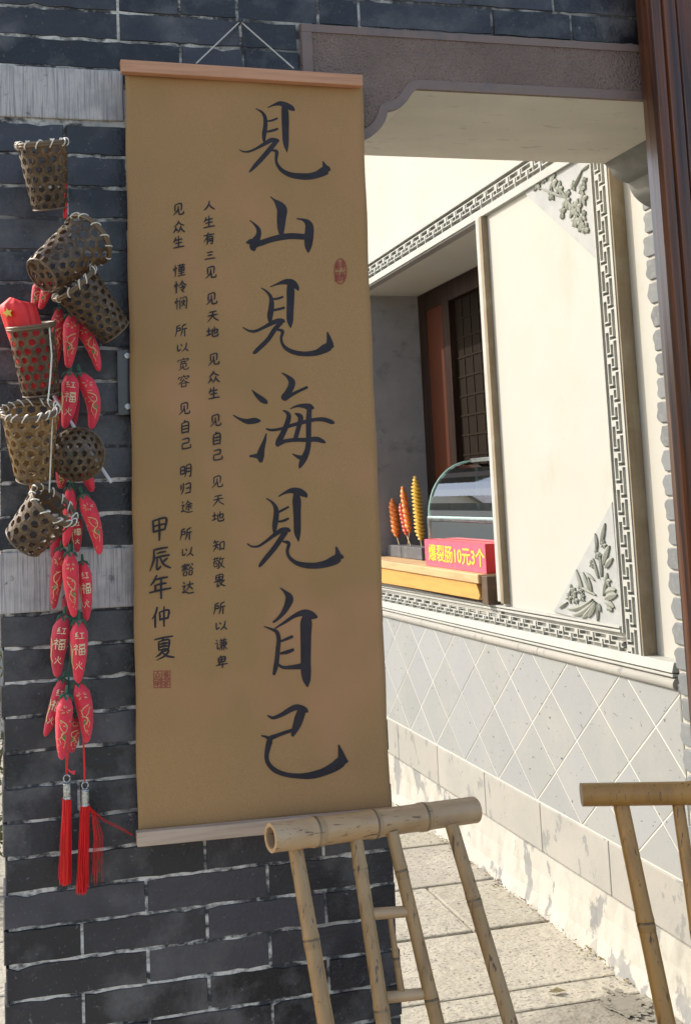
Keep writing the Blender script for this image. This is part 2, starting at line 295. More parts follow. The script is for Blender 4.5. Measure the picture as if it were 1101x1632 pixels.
# ------------------------------------------------------------------ characters (brush strokes on a 100 x 100 square)
CH = {
'人': ["52,10 46,40 25,75 5,90", "50,42 70,70 97,92"],
'生': ["28,15 20,38 8,52", "18,38 80,32", "50,5 50,92", "22,62 78,58", "8,94 96,90"],
'有': ["8,25 92,20", "45,3 35,40 8,72", "38,42 37,95", "38,42 78,38 78,88 66,92", "40,57 76,55", "40,72 76,70"],
'三': ["25,20 75,17", "30,50 70,48", "6,88 96,84"],
'见': ["25,12 25,60", "25,12 75,8 75,58", "50,25 46,58 8,92", "56,55 56,84 66,90 92,88 94,72"],
'天': ["22,22 80,18", "10,48 90,44", "52,20 46,52 8,95", "50,48 66,72 97,92"],
'地': ["4,38 36,34", "20,8 20,72", "2,78 38,66", "40,45 88,30 86,58 76,62", "66,5 66,66", "50,22 50,80 60,90 92,86 95,70"],
'众': ["50,3 40,25 12,45", "50,12 66,30 92,42", "28,48 22,72 4,95", "28,62 40,80", "68,46 60,72 42,96", "68,58 80,78 98,94"],
'自': ["50,2 40,18", "22,22 22,95", "22,22 78,18 78,95", "24,44 76,42", "24,66 76,64", "22,90 78,88"],
'己': ["20,12 75,8 72,45", "20,48 73,44", "20,46 18,80 28,90 80,88 92,82 92,62"],
'知': ["22,5 8,30", "16,22 50,18", "4,48 54,42", "30,20 28,55 4,92", "30,52 50,78", "62,30 62,88", "62,30 94,26 92,86", "62,80 92,77"],
'敬': ["4,18 52,14", "18,4 18,26", "38,3 38,25", "18,28 6,48", "14,38 50,34 48,88 38,92", "14,52 14,76", "14,52 36,50 36,74 14,76", "66,4 54,40", "60,26 98,20", "84,24 76,62 48,95", "58,42 74,72 98,94"],
'畏': ["24,6 24,44", "24,6 78,3 76,42", "26,24 76,22", "50,5 50,42", "24,43 76,41", "8,56 94,52", "36,56 34,94 52,84", "84,60 62,74", "48,56 66,80 98,95"],
'所': ["42,6 14,16", "14,16 14,50 2,92", "15,30 42,28 42,50", "15,50 42,48", "92,4 58,18", "60,18 58,60 44,94", "60,42 98,38", "80,40 80,97"],
'以': ["12,20 14,80 36,66", "38,18 46,38", "84,8 74,60 44,92", "72,66 96,92"],
'谦': ["10,8 18,18", "4,36 20,34 20,78 32,70", "48,4 54,14", "80,3 72,14", "36,20 96,16", "42,34 88,31 88,56 44,58", "36,46 98,43", "57,18 57,94", "74,17 74,94", "56,62 34,92", "76,62 98,90"],
'卑': ["46,2 38,14", "24,16 24,50", "24,16 78,13 76,49", "26,32 76,30", "24,50 76,47", "52,15 42,50 16,72", "4,74 97,68", "58,52 58,98"],
'懂': ["16,4 16,96", "6,28 4,48", "24,26 28,38", "36,14 96,10", "52,3 52,20", "78,2 78,19", "42,28 92,24", "46,36 46,62", "46,36 88,34 86,60", "46,48 86,46", "46,61 86,59", "66,22 66,92", "44,76 90,73", "36,94 98,90"],
'怜': ["16,4 16,96", "6,28 4,48", "24,26 28,38", "66,4 56,26 34,46", "66,12 80,32 98,44", "62,38 68,48", "46,58 86,54 64,78", "56,72 76,94"],
'悯': ["16,4 16,96", "6,28 4,48", "24,26 28,38", "44,6 50,16", "40,22 40,96", "58,12 94,9 94,88 84,92", "66,22 70,30", "50,40 86,37", "78,40 68,60 50,76", "56,46 70,62 84,74"],
'宽': ["50,2 54,10", "12,16 8,30", "12,18 92,13 84,28", "26,34 78,31", "40,26 40,44", "62,24 62,43", "30,50 30,76", "30,50 74,47 74,74", "52,56 46,76 14,96", "58,72 58,90 90,92 94,80"],
'容': ["50,2 54,10", "12,16 8,30", "12,18 92,13 84,28", "38,26 22,42", "60,24 80,38", "52,34 36,54 6,70", "52,42 72,58 97,68", "32,68 34,96", "32,68 70,66 68,94", "34,93 68,91"],
'明': ["10,18 10,72", "10,18 40,15 40,70", "12,44 38,42", "10,72 40,68", "56,8 54,60 44,94", "56,8 92,5 92,88 80,93", "57,34 90,31", "56,58 90,55"],
'归': ["14,18 14,58", "34,6 32,60 14,94", "50,20 90,16 88,88", "54,52 88,49", "48,88 90,85"],
'途': ["12,6 22,18", "4,36 26,34 16,56 22,74 4,80", "60,3 52,20 36,36", "60,10 74,24 96,34", "48,38 82,35", "38,52 92,48", "66,36 66,76 58,74", "52,58 42,72", "76,56 90,68", "6,86 30,82 60,94 98,92"],
'豁': ["28,2 30,8", "8,14 6,24", "8,14 54,11 50,20", "14,24 46,22", "16,33 44,31", "8,42 52,39", "30,14 30,50", "18,66 18,94", "4,54 54,50", "16,68 44,66 42,92 18,94", "68,6 58,24", "82,5 96,20", "78,22 68,42 54,54", "78,28 86,42 98,52", "64,62 64,94", "64,62 88,60 86,92 64,93"],
'达': ["12,6 22,18", "4,36 26,34 16,56 22,74 4,80", "38,30 94,25", "66,4 58,44 34,72", "64,40 88,68", "6,86 30,82 60,94 98,92"],
'甲': ["16,8 20,58", "16,8 88,4 82,52", "20,33 84,29", "20,57 82,53", "50,8 52,98"],
'辰': ["20,8 84,4", "22,8 22,50 4,96", "36,24 76,21", "26,42 92,38", "38,42 36,92 54,82", "84,50 62,66", "50,42 66,74 98,94"],
'年': ["36,2 24,24 8,40", "28,20 84,16", "30,42 78,39", "28,40 30,64", "4,68 98,62", "56,18 56,98"],
'仲': ["32,3 22,34 4,56", "22,34 22,96", "44,28 46,66", "44,28 92,24 88,62", "46,64 88,61", "68,4 68,98"],
'夏': ["10,8 92,4", "50,8 44,18", "28,20 30,58", "28,20 74,17 72,56", "32,32 70,30", "32,44 70,42", "32,57 70,55", "46,58 34,74 14,84", "40,66 74,62 56,84 18,98", "44,68 66,86 98,96"],
'红': ["30,4 10,28 30,28", "30,28 8,56 38,50", "6,86 42,76", "54,20 94,17", "74,20 74,80", "46,84 98,80"],
'福': ["20,4 26,12", "6,24 36,20 4,56", "22,38 22,96", "28,44 38,54", "46,10 94,7", "52,20 52,40 88,38 88,18 52,20", "48,50 48,94", "48,50 94,48 94,92", "48,94 94,92", "70,50 70,92", "48,71 94,70"],
'火': ["24,28 30,46", "80,22 66,44", "50,4 48,42 8,94", "50,46 66,74 96,92"],
}
def strokes(ch, cx, cy, w, h, wid, slant=.1, taper=True):
    out = []
    for st in CH[ch]:
        p = [tuple(float(q) for q in a.split(',')) for a in st.split()]
        if len(p) == 2: p = [p[0], ((p[0][0] + p[1][0]) / 2 + random.uniform(-1.5, 1.5), (p[0][1] + p[1][1]) / 2 - 1.5), p[1]]
        k = len(p); r = []
        falls = p[-1][1] > p[0][1] + 20 and p[-1][0] < p[0][0] - 10
        for i, (x, y) in enumerate(p):
            t = i / (k - 1); f = 1.0
            if taper: f = (.75, 1.0, .35)[0 if t == 0 else 2 if t == 1 else 1] if falls else (.7 if t == 0 else .8 if t == 1 else 1.0)
            f *= random.uniform(.88, 1.15)
            y2 = y - slant * (x - 50)
            r.append((cx + (x - 50) / 100 * w, cy + (y2 - 50) / 100 * h, wid * f))
        out.append(r)
    return out

YW, YB = 2.1, 2.541            # front and back face of the gate wall
XL, XJ, XS = -0.012, 0.732, 1.70   # left end, right end of the brick wall; plane of the alley wall

# ------------------------------------------------------------------ ground and paving (structure)
gmb = MB(); gmb.add([(-40, -30, -.02), (40, -30, -.02), (40, 60, -.02), (-40, 60, -.02)], [(0, 1, 2, 3)])
tag(gmb.build('ground', 'soil'), kind='structure')
pv = MB()
rows = [(-1.6, 2.05, 9), (2.06, 2.45, 2), (2.458, 2.812, 0), (2.824, 2.938, 1), (2.946, 3.345, 3), (3.353, 3.748, 4), (3.756, 4.164, 5), (4.172, 4.58, 6), (4.59, 4.99, 7), (5.0, 5.42, 8), (5.43, 5.86, 2), (5.87, 6.3, 5), (6.31, 6.8, 3), (6.81, 7.4, 6), (7.41, 8.2, 1)]
def slab(x0, x1, y0, y1, z, t):
    d = [random.uniform(-.003, .003) for _ in range(8)]
    q = random.uniform(-.0025, .0025)
    pv.box((x0 + d[0], y0 + d[1], -.03), (x1 + d[2], y1 + d[3], z + q), t)
for (y0, y1, sd) in rows:
    rr = random.Random(sd * 13 + 5)
    if sd == 9:
        for yy in np.arange(-1.6, 2.0, .6):
            x = -4 + rr.random()
            while x < 4.5:
                w = rr.uniform(.7, 1.2); k = rr.uniform(.9, 1.1); slab(x, x + w - .01, yy, yy + .59, 0, (k, k, k)); x += w
        continue
    x = -3.0 + rr.random() * .5; xe = XS - .012
    brk = {3: [], 4: [1.425], 1: [], 0: []}.get(sd)
    while x < xe - .02:
        w = rr.uniform(.75, 1.25)
        if brk is not None and x > -.2: w = next((b - x for b in brk if b > x + .02), 9)
        x1 = min(x + w, xe); k = rr.uniform(.86, 1.06)
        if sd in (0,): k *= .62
        slab(x, x1 - .008, y0, y1, 0, (k, k * rr.uniform(.98, 1.0), k * rr.uniform(.95, 1.0))); x = x1
tag(pv.build('paving', 'paving', bevel=.006, seg=2), kind='structure')
stn = MB(); cst = at(996, 1602, 2, .0065); rr = random.Random(9)
for (dx, dy, r, e) in [(rr.gauss(0, .020), rr.gauss(0, .032), rr.uniform(.004, .012), i * 1e-5) for i in range(260)]:
    stn.add([cst + np.array((dx + math.cos(a) * r * rr.uniform(.75, 1.2), dy + math.sin(a) * r * 1.25 * rr.uniform(.8, 1.15), e)) for a in np.linspace(0, 5.6, 9)], [tuple(range(9))])
tag(stn.build('ground_stain', 'stain'), kind='structure')
lt = MB()
for i in range(420):
    y = random.uniform(2.85, 5.2); x = XS - .012 - abs(random.gauss(0, .022)); r = random.uniform(.002, .008)
    if random.random() < .1: x = random.uniform(.9, 1.68); r = random.uniform(.003, .009)
    a = random.random() * 6.28; z = .004 + random.random() * .006
    c, s_ = math.cos(a) * r, math.sin(a) * r
    lt.add([(x + c, y + s_, z), (x - s_ * .5, y + c * .5, z + .003), (x - c, y - s_, z + .001), (x + s_ * .5, y - c * .5, z)], [(0, 1, 2, 3)])
tag(lt.build('leaf_litter', 'litter'), 'crumbs of dry leaf and grit gathered along the foot of the pale wall', 'leaf litter', kind='stuff')
dl = MB()
p = at(887, 1580, 2, .006)
dl.add([p + np.array(d) for d in ((-.026, 0, .002), (-.008, -.012, .003), (.024, -.004, .001), (.006, .012, .005))], [(0, 1, 2, 3)])
tag(dl.build('fallen_leaf', 'litter', solid=.001), 'single dry brown leaf lying flat on the pale paving slab', 'leaf')

# ------------------------------------------------------------------ gate wall of dark bricks
wall = thing('brick_wall', (XL, YW, 0), 'dark grey brick gate wall with white mortar, pale stone bands and a carved lintel', 'wall')
mo = MB()
mo.box((XL + .006, YW + .0022, 0), (XJ - .004, YB - .003, 3.1))
mo.box((XJ - .004, YW + .0022, 2.372), (2.3, YB - .003, 3.1))
mo.box((XS + .004, YW + .0022, 0), (2.3, YB - .003, 2.372))
mo.build('mortar_bed', 'mortar', wall)
br = MB()
def brick(x0, x1, z0, z1, y0=YW, y1=YW + .1):
    k = random.choice((.55, .8, 1.0, 1.3, 1.9, 2.5)) * random.uniform(.85, 1.15); b_ = random.uniform(.97, 1.1)
    t = (k, k, k * b_); j = lambda a: random.uniform(-a, a)
    dy = j(.0016)
    # front face cut into strips whose edge wavers, so that the arrises look worn
    n = max(2, int((x1 - x0) / .02)); top = [z1 + j(.0016) for _ in range(n + 1)]; bot = [z0 + j(.0016) for _ in range(n + 1)]
    xs = np.linspace(x0, x1, n + 1); m = .0022; vs = []; fs = []
    if n > 4:
        for q in (top, bot):
            if random.random() < .35:
                a = random.randrange(n + 1); q[a] += (-.006 if q is top else .006) * random.random()
    for i, x in enumerate(xs):
        e = m if 0 < i < n else 0
        xx = x + (m if i == 0 else -m if i == n else 0)
        vs += [(xx, y0 + dy, bot[i] + m), (xx, y0 + dy, top[i] - m), (x, y0 + m + .002, bot[i]), (x, y0 + m + .002, top[i]), (x, y1, bot[i]), (x, y1, top[i])]
    for i in range(n):
        a, b2 = 6 * i, 6 * i + 6
        fs += [(a, b2, b2 + 1, a + 1), (a + 2, b2 + 2, b2, a), (a + 1, b2 + 1, b2 + 3, a + 3), (a + 4, b2 + 4, b2 + 2, a + 2), (a + 3, b2 + 3, b2 + 5, a + 5)]
    fs += [(0, 1, 3, 2), (2, 3, 5, 4)]; a = 6 * n; fs += [(a + 1, a, a + 2, a + 3), (a + 3, a + 2, a + 4, a + 5), ]
    br.add(vs, fs, t)
JA, JB = [.124, .3565, .589], [.2435, .476, .712]
def course(z0, z1, js, x0, x1, gap=.0036):
    e = [x0] + [q for q in js if x0 + .03 < q < x1 - .03] + [x1]
    for a, b in zip(e[:-1], e[1:]):
        ja = random.uniform(-.006, .006) if False else 0
        brick(a + (gap / 2 if a > x0 else random.uniform(-.004, .003)), b - (gap / 2 if b < x1 else random.uniform(-.003, .004)), z0 + gap / 2, z1 - gap / 2)
zt = 1.191; k = 0
while zt > -.05:
    course(zt - .0624, zt, JA if k % 2 else JB, XL, XJ); zt -= .0624; k += 1
for k in range(13):
    course(1.307 + k * .0638, 1.307 + (k + 1) * .0638, JB if k % 2 else JA, XL, XJ)
# beside and above the stone bands
for (z0, z1, js, x0) in ((1.191, 1.249, JA, .245), (1.249, 1.307, JB, .2475), (2.143, 2.1965, JA, .245), (2.1965, 2.251, JB, .2475)):
    course(z0, z1, js, x0, XJ)
def mod(off, x1): return [off + .2 * i for i in range(12)]
for i, (z0, z1) in enumerate(((2.251, 2.3115), (2.3115, 2.372))):
    course(z0, z1, (.36, .49) if i == 0 else (.235, .486), XL, .607)
z = 2.372; i = 0
TOPJ = [[.235, .36, .48, .655, .745, 1.05, 1.24], [.13, .38, .486, .60, .80, .985, 1.2], [.02, .24, .48, .70, .93, 1.13, 1.35]]
while z < 3.1:
    course(z, z + .063, TOPJ[i % 3] + [1.55, 1.8, 2.05], XL, 2.3); z += .063; i += 1
zt = 0; i = 0
while zt < 2.2:                       # right hand pier, its inner face and the toothed edge
    course(zt, zt + .063, [1.93, 2.16] if i % 2 else [1.82, 2.05], XS, 2.3)
    zt += .063; i += 1
br.build('brickwork', 'brick', wall)
pj = MB(); zt = 0; i = 0
while zt < 2.2:
    k = random.uniform(.8, 1.15)
    ye = YB + .035 + random.uniform(-.012, .008); y0 = YW + .1
    vs = []; poly = []
    for a in np.linspace(0, 1, 7):
        poly.append((ye + .004 * math.sin(a * 9 + i) - .010 * (abs(a - .5) * 2) ** 4, zt + .004 + a * .056))
    pj.prism([(y0, zt + .004)] + poly + [(y0, zt + .060)], 0, XS - .003 - random.uniform(0, .003), XS + .06, (k, k, k * 1.02))
    zt += .0642; i += 1
pj.build('jamb_brick', 'jambbrick', wall, bevel=.003)
pm = MB(); pm.box((XS + .001, YW + .102, 0), (XS + .05, YB + .03, 2.24)); pm.build('jamb_mortar', 'plaster', wall)
jl = MB()
zt = 0; i = 0
while zt < 2.2:                       # inner end of the brick wall (a brick end and its rounded edge per course)
    k = random.uniform(.7, 1.3)
    jl.box((XJ - .06, YW + .104, zt + .002), (XJ + random.uniform(-.002, .004), YB, zt + .060), (k, k, k)); zt += .0625; i += 1
jl.build('end_brick', 'brick', wall, bevel=.004)
for (z0, z1) in ((1.193, 1.305), (2.145, 2.249)):
    st = MB(); st.box((XL - .002, YW - .003, z0), (.241, YW + .1, z1)); st.build('stone_band', 'tooled', wall, bevel=.003)

# lintel: outline with the scalloped bracket on both sides
cu = [(662, 143), (653, 153), (644, 166), (632, 175), (616, 179), (614.5, 186), (611, 196), (604, 207), (591, 218), (576, 225)]
br_l = [(at(x, y, 1, YW)[0], at(x, y, 1, YW)[2]) for x, y in cu]
br_l = [(p[0], p[1]) for p in catmull(br_l[:5], 4)] + [(p[0], p[1]) for p in catmull(br_l[5:], 4)]
zs = 2.2405
br_l = [(max(x, XJ + .0005), min(z_, zs)) for x, z_ in br_l]
br_r = [(XJ + XS - x, z_) for x, z_ in br_l]
soff = [(XJ - .003, 2.3695), (XS + .003, 2.3695), (XS + .003, zs)] + br_l + [(XJ - .003, br_l[-1][1])]
sp = MB(); sp.prism(soff, 1, YW + .003, YB); o = sp.build('soffit', 'soffit', wall)
crb = [(XS + .0025, zs - .0005)] + [(x, min(z_, zs - .0005)) for x, z_ in br_r] + [(XS + .0025, br_r[-1][1])]
sp = MB(); sp.prism(crb, 1, YW + .003, YB - .0005); sp.build('corbel', 'corbel', wall)
face = [(.612, 2.3695), (1.76, 2.3695), (1.76, 2.0), (XS, br_r[-1][1])] + list(reversed(br_r)) + br_l + [(XJ + .0005, br_l[-1][1]), (XJ - .005, 2.15), (.612, 2.15)]
lp = MB(); lp.prism(face, 1, YW - .006, YW + .0025); lp.build('lintel', 'lintel', wall)
lb = MB()
def border(path, w, y0, y1):
    P = [np.array(p) for p in path]; L = []
    for i, p in enumerate(P):
        t = P[min(i + 1, len(P) - 1)] - P[max(i - 1, 0)]; t = t / (np.hypot(*t) or 1); L.append(p + np.array([-t[1], t[0]]) * w)
    for i in range(len(P) - 1):
        poly = [P[i], P[i + 1], L[i + 1], L[i]]
        lb.prism([tuple(q) for q in poly], 1, y0, y1)
inner = list(reversed(br_l)) + br_r
border(list(reversed(inner)), -.020, YW - .0085, YW - .0062)
lb.box((.614, YW - .0085, 2.352), (1.758, YW - .0062, 2.3685)); lb.box((.614, YW - .0085, 2.152), (.636, YW - .0062, 2.3515))
lb.build('lintel_border', 'lintel_smooth', wall)

# ------------------------------------------------------------------ dark wooden post at the right
po = thing('door_post', (1.5, 2.0, 0), 'tall moulded dark brown lacquered wooden post, its lower part orange in the sun', 'post')
pb = MB()
prof = [(1.425, 2.0945), (1.400, 2.088), (1.388, 2.074), (1.381, 2.050), (1.377, 2.020), (1.381, 2.005), (1.392, 1.998), (1.399, 1.999), (1.4015, 2.004), (1.404, 1.994), (1.414, 1.988), (1.425, 1.986), (1.4275, 1.992), (1.431, 1.984), (1.45, 1.976), (1.47, 1.972), (1.474, 1.98), (1.478, 1.968), (1.488, 1.96), (1.503, 1.957), (1.66, 1.957), (1.69, 1.99), (1.69, 2.09)]
pb.prism(prof, 2, 0.10, 3.0); o = pb.build('post_shaft', 'post', po, bevel=.002)
pf = MB(); pf.box((1.37, 1.94, 0), (1.70, 2.088, .10)); pf.build('post_foot', 'basestone', po, bevel=.01)

# ------------------------------------------------------------------ alley wall
sw = thing('alley_wall', (XS, 3.6, 0), 'sunlit cream plaster wall with carved grey fret frame, grey diamond tiles and a serving window', 'wall')
TL = -.0140
def tz(y, z): return z + TL * (y - 2.75)      # the mouldings of this wall fall slightly along its length
XP, XO = 1.715, 1.742
pl = MB()
pl.box((XO, YB + .0, .86), (XP + .4, 2.74, 4.2)); pl.box((XP, 2.74, .86), (XP + .4, 3.62, 2.48)); pl.box((XO, 2.74, 2.48), (XP + .4, 3.62, 4.2)); pl.box((XO, 3.62, 2.365), (XP + .4, 5.08, 4.2)); pl.box((XP, 5.08, .86), (XP + .4, 9.0, 4.2)); pl.box((XP + .002, 3.62, .3), (XP + .4, 5.08, .955))
pl.build('plaster', 'plaster', sw)
# window recess
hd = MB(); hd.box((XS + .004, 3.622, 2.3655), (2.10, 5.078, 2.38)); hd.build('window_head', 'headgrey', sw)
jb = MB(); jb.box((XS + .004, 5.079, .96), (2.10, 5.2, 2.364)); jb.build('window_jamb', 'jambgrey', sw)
sb = MB(); sb.box((XS + .004, 3.622, .93), (2.10, 5.078, .968)); sb.build('window_sill', 'basestone', sw)
bk = MB(); bk.box((2.075, 3.5, .9), (2.12, 5.1, 2.4)); win = bk.build('window_back', 'darkwood', sw)
fr_ = MB()
for (y0, y1) in ((4.98, 5.076), (4.70, 4.78), (3.66, 3.72)): fr_.box((2.035, y0, .97), (2.073, y1, 2.362))
fr_.box((2.036, 3.72, 2.27), (2.074, 4.98, 2.363)); fr_.build('casement_frame', 'darkwood', win, bevel=.003)
fr2 = MB(); fr2.box((2.04, 4.78, .97), (2.072, 4.98, 2.27)); fr2.build('casement_panel', 'redwood', win)
fl = MB(); fl.box((2.066, 3.72, .97), (2.0745, 4.70, 2.27)); fl.build('lattice_panel', 'lattice', win)
f2 = MB()
for yy in np.arange(3.80, 4.69, .09): f2.box((2.0625, yy, .972), (2.0655, yy + .008, 2.268))
for zz in np.arange(1.0, 2.26, .09): f2.box((2.062, 3.722, zz), (2.0652, 4.698, zz + .008))
f2.build('lattice', 'latbar', win)
# post between window and panel
wp = MB(); wp.box((XS - .010, 3.565, tz(3.6, .995)), (XP + .01, 3.5895, 2.3715)); wp.build('window_post', 'frame', sw, bevel=.002)
wp = MB(); wp.box((XS - .008, 3.5905, tz(3.6, 1.0)), (XP + .30, 3.6195, 2.3705)); wp.build('window_post', 'stone', sw, bevel=.003)

# fret borders: height field of raised bars and sunk grooves
def fret_unit():
    U = [[0] * 7 for _ in range(20)]
    def setg(c, r0, r1):
        for r in range(r0, r1 + 1): U[r % 20][c] = 1
    setg(1, 0, 12); setg(1, 14, 15); setg(2, 14, 15); setg(3, 8, 15); setg(5, 6, 24); setg(4, 23, 24); setg(3, 23, 24); setg(3, 17, 21)
    return U
FU = fret_unit()
CW = [0, .06, .31, .38, .59, .65, .90, 1.0]          # column edges across the band
def fret(name, mapf, length, width, period=.0905, deep=.022):
    """mapf(l, c, d): l along, c across 0..width, d depth below the face"""
    n = int(round(length / period * 20)); hi = MB(); lo = MB()
    cell = lambda i, j: FU[i % 20][j] if 0 <= i < n and 0 <= j < 7 else 0
    dl_ = length / n
    for i in range(n):
        for j in range(7):
            l0, l1 = i * dl_, (i + 1) * dl_; c0, c1 = CW[j] * width, CW[j + 1] * width
            g_ = cell(i, j); d = deep if g_ else 0
            (lo if g_ else hi).add([mapf(l0, c0, d), mapf(l1, c0, d), mapf(l1, c1, d), mapf(l0, c1, d)], [(0, 1, 2, 3)])
            if not g_:
                if cell(i + 1, j): hi.add([mapf(l1, c0, 0), mapf(l1, c1, 0), mapf(l1, c1, deep), mapf(l1, c0, deep)], [(0, 1, 2, 3)])
                if cell(i - 1, j): hi.add([mapf(l0, c0, 0), mapf(l0, c1, 0), mapf(l0, c1, deep), mapf(l0, c0, deep)], [(0, 1, 2, 3)])
                if cell(i, j + 1): hi.add([mapf(l0, c1, 0), mapf(l1, c1, 0), mapf(l1, c1, deep), mapf(l0, c1, deep)], [(0, 1, 2, 3)])
                if cell(i, j - 1): hi.add([mapf(l0, c0, 0), mapf(l1, c0, 0), mapf(l1, c0, deep), mapf(l0, c0, deep)], [(0, 1, 2, 3)])
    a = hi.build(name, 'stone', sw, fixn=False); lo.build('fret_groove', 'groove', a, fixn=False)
    return a
YR0, YR1 = 2.748, 2.811           # right border: outer and inner edge
ZB0, ZB1 = .912, .957             # bottom border
ZT0, ZT1 = 2.396, 2.457
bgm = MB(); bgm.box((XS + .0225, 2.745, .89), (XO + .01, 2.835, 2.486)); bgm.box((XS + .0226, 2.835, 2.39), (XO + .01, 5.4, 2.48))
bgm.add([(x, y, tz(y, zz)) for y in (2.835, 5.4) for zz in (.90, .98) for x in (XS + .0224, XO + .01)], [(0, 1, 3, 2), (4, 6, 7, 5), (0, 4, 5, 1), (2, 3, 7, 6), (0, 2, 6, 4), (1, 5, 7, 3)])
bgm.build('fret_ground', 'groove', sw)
fret('fret_border', lambda l, c, d: (XS + d, YR1 - c, 2.457 - l), 2.457 - .90, YR1 - YR0)
fret('fret_border', lambda l, c, d: (XS + d, 2.83 + l, tz(2.83 + l, ZB1) - c), 2.45, ZB1 - ZB0 + .004)
fret('fret_border', lambda l, c, d: (XS + d, 2.83 + l, ZT1 - c), 2.45, ZT1 - ZT0)
# ledges beside the frets: thin rims with a dark line between
rm = MB()
rm.box((XS - .004, 2.736, .888), (XO + .01, 2.7475, 2.485)); rm.box((XS - .001, 2.8245, .966), (XO, 2.831, 2.39))
rm.box((XS - .005, 2.748, 2.468), (XO + .01, 5.4, 2.487))
rm.box((XS - .003, 2.84, 2.372), (XO, 5.4, 2.3955))
for (z0, z1, p_) in ((.9665, .974, .001), (.9785, .985, .003)):
    ys = (2.84, 5.4); rm.add([(x, y, tz(y, zz)) for y in ys for zz in (z0, z1) for x in (XS - p_, XO)], [(0, 1, 3, 2), (4, 6, 7, 5), (0, 4, 5, 1), (2, 3, 7, 6), (0, 2, 6, 4), (1, 5, 7, 3)])
rm.build('fret_rim', 'stone', sw, bevel=.001)
sb2 = MB()     # side of the frame, its shade painted in as brown
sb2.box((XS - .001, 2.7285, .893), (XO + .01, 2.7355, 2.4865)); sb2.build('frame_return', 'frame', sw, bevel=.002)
bd = MB()     # sloping ledge and moulding under the lower fret
def band(mb, z0, z1, xa, xb, y0=2.585, y1=5.6):
    ys = (y0, y1); mb.add([(x, y, tz(y, zz)) for y in ys for zz, x in ((z0, xa), (z1, xb), (z1, XO + .03), (z0, XO + .03))], [(0, 1, 2, 3), (7, 6, 5, 4), (0, 4, 5, 1), (1, 5, 6, 2), (2, 6, 7, 3), (3, 7, 4, 0)])
band(bd, .888, .914, XS - .012, XS - .004); band(bd, .8765, .884, XS - .010, XS - .010); band(bd, .862, .874, XS + .010, XS + .010)
bd.build('ledge_moulding', 'stone', sw, bevel=.0015)
pm2 = MB()
for (y0, y1) in ((2.585, 3.335), (3.338, 4.365), (4.368, 5.6)):
    pts = [(XS + .004, y0 + (y1 - y0) * t, tz(y0 + (y1 - y0) * t, .857)) for t in np.linspace(0, 1, 5)]
    pm2.tube(pts, .0165, n=16)
pm2.build('round_moulding', 'basestone', sw, smooth=True)

# corner carvings: triangular slabs with raised leaves and blossoms
def petal(mb, y, z, a, ln, w, h=.007, x=XS + .009, curl=.0):
    """leaf lying on the slab: y, z base point, a direction"""
    L_, R_, Cn = [], [], []; w *= .8
    for t in np.linspace(0, 1, 6):
        ww = w * math.sin(math.pi * min(max(t * .93 + .05, 0), 1)) ** .8 / 2; aa = a + curl * t
        cy_ = y + math.cos(a + curl * t / 2) * ln * t; cz_ = z + math.sin(a + curl * t / 2) * ln * t
        ny, nz = -math.sin(aa), math.cos(aa)
        L_.append((x, cy_ + ny * ww, cz_ + nz * ww)); R_.append((x, cy_ - ny * ww, cz_ - nz * ww)); Cn.append((x - h * math.sin(math.pi * (.15 + .8 * t)), cy_, cz_))
    n = 6; fs = []; up = .0050
    lift = lambda P_: [(p[0] - up, p[1], p[2]) for p in P_]
    for i in range(n - 1): fs += [(i, i + 1, 2 * n + i + 1, 2 * n + i), (2 * n + i, 2 * n + i + 1, n + i + 1, n + i), (3 * n + i, 3 * n + i + 1, i + 1, i), (n + i, n + i + 1, 4 * n + i + 1, 4 * n + i)]
    mb.add(lift(L_) + lift(R_) + [(p[0] - up + h * .45, p[1], p[2]) if False else (x - up - (x - p[0]) * .35, p[1], p[2]) for p in Cn] + L_ + R_, fs)
def yz(px, py): p = at(px, py, 0, XS + .009); return p[1], p[2]
def carving(tri, name):
    m = MB(); poly = [yz(*q) for q in tri]; m.prism(poly, 0, XS + .009, XP + .01); return m.build(name, 'carve', sw, bevel=.001)
ca = carving([(826, 300), (834, 290), (884, 258), (946, 232), (950, 415), (944, 408)], 'corner_carving')
rf = MB(); rs = random.Random(3)
def blossom(px, py, r, k=5):
    y, z = yz(px, py)
    for i in range(k): petal(rf, y, z, i * 2 * math.pi / k + rs.random(), r, r * .75, .009)
for (px, py, r) in ((858, 292, .026), (868, 283, .02), (882, 290, .028), (892, 300, .024), (878, 310, .02), (903, 322, .026), (897, 338, .022), (912, 335, .026), (921, 330, .026), (930, 317, .024), (928, 300, .022), (918, 350, .026), (926, 358, .024), (934, 365, .020), (915, 296, .018), (884, 275, .016), (905, 310, .018), (930, 345, .02), (932, 290, .016)):
    blossom(px, py, r)
for (a_, b_) in (((852, 305), (862, 282)), ((862, 300), (900, 315)), ((900, 315), (925, 345)), ((925, 345), (936, 372)), ((915, 300), (928, 272)), ((928, 272), (940, 262)), ((893, 300), (915, 335)), ((880, 300), (883, 320)), ((897, 335), (896, 350))):
    y0, z0 = yz(*a_); y1, z1 = yz(*b_)
    petal(rf, y0, z0, math.atan2(z1 - z0, y1 - y0), math.hypot(y1 - y0, z1 - z0), .012, .010)
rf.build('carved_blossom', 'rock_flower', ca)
cb = carving([(881, 975), (886, 966), (974, 800), (991, 1004), (985, 1003)], 'corner_carving')
rf = MB()
def leafpx(a_, b_, w, h=.010, curl=.0):
    y0, z0 = yz(*a_); y1, z1 = yz(*b_); petal(rf, y0, z0, math.atan2(z1 - z0, y1 - y0) - curl / 2, math.hypot(y1 - y0, z1 - z0), w, h, curl=curl)
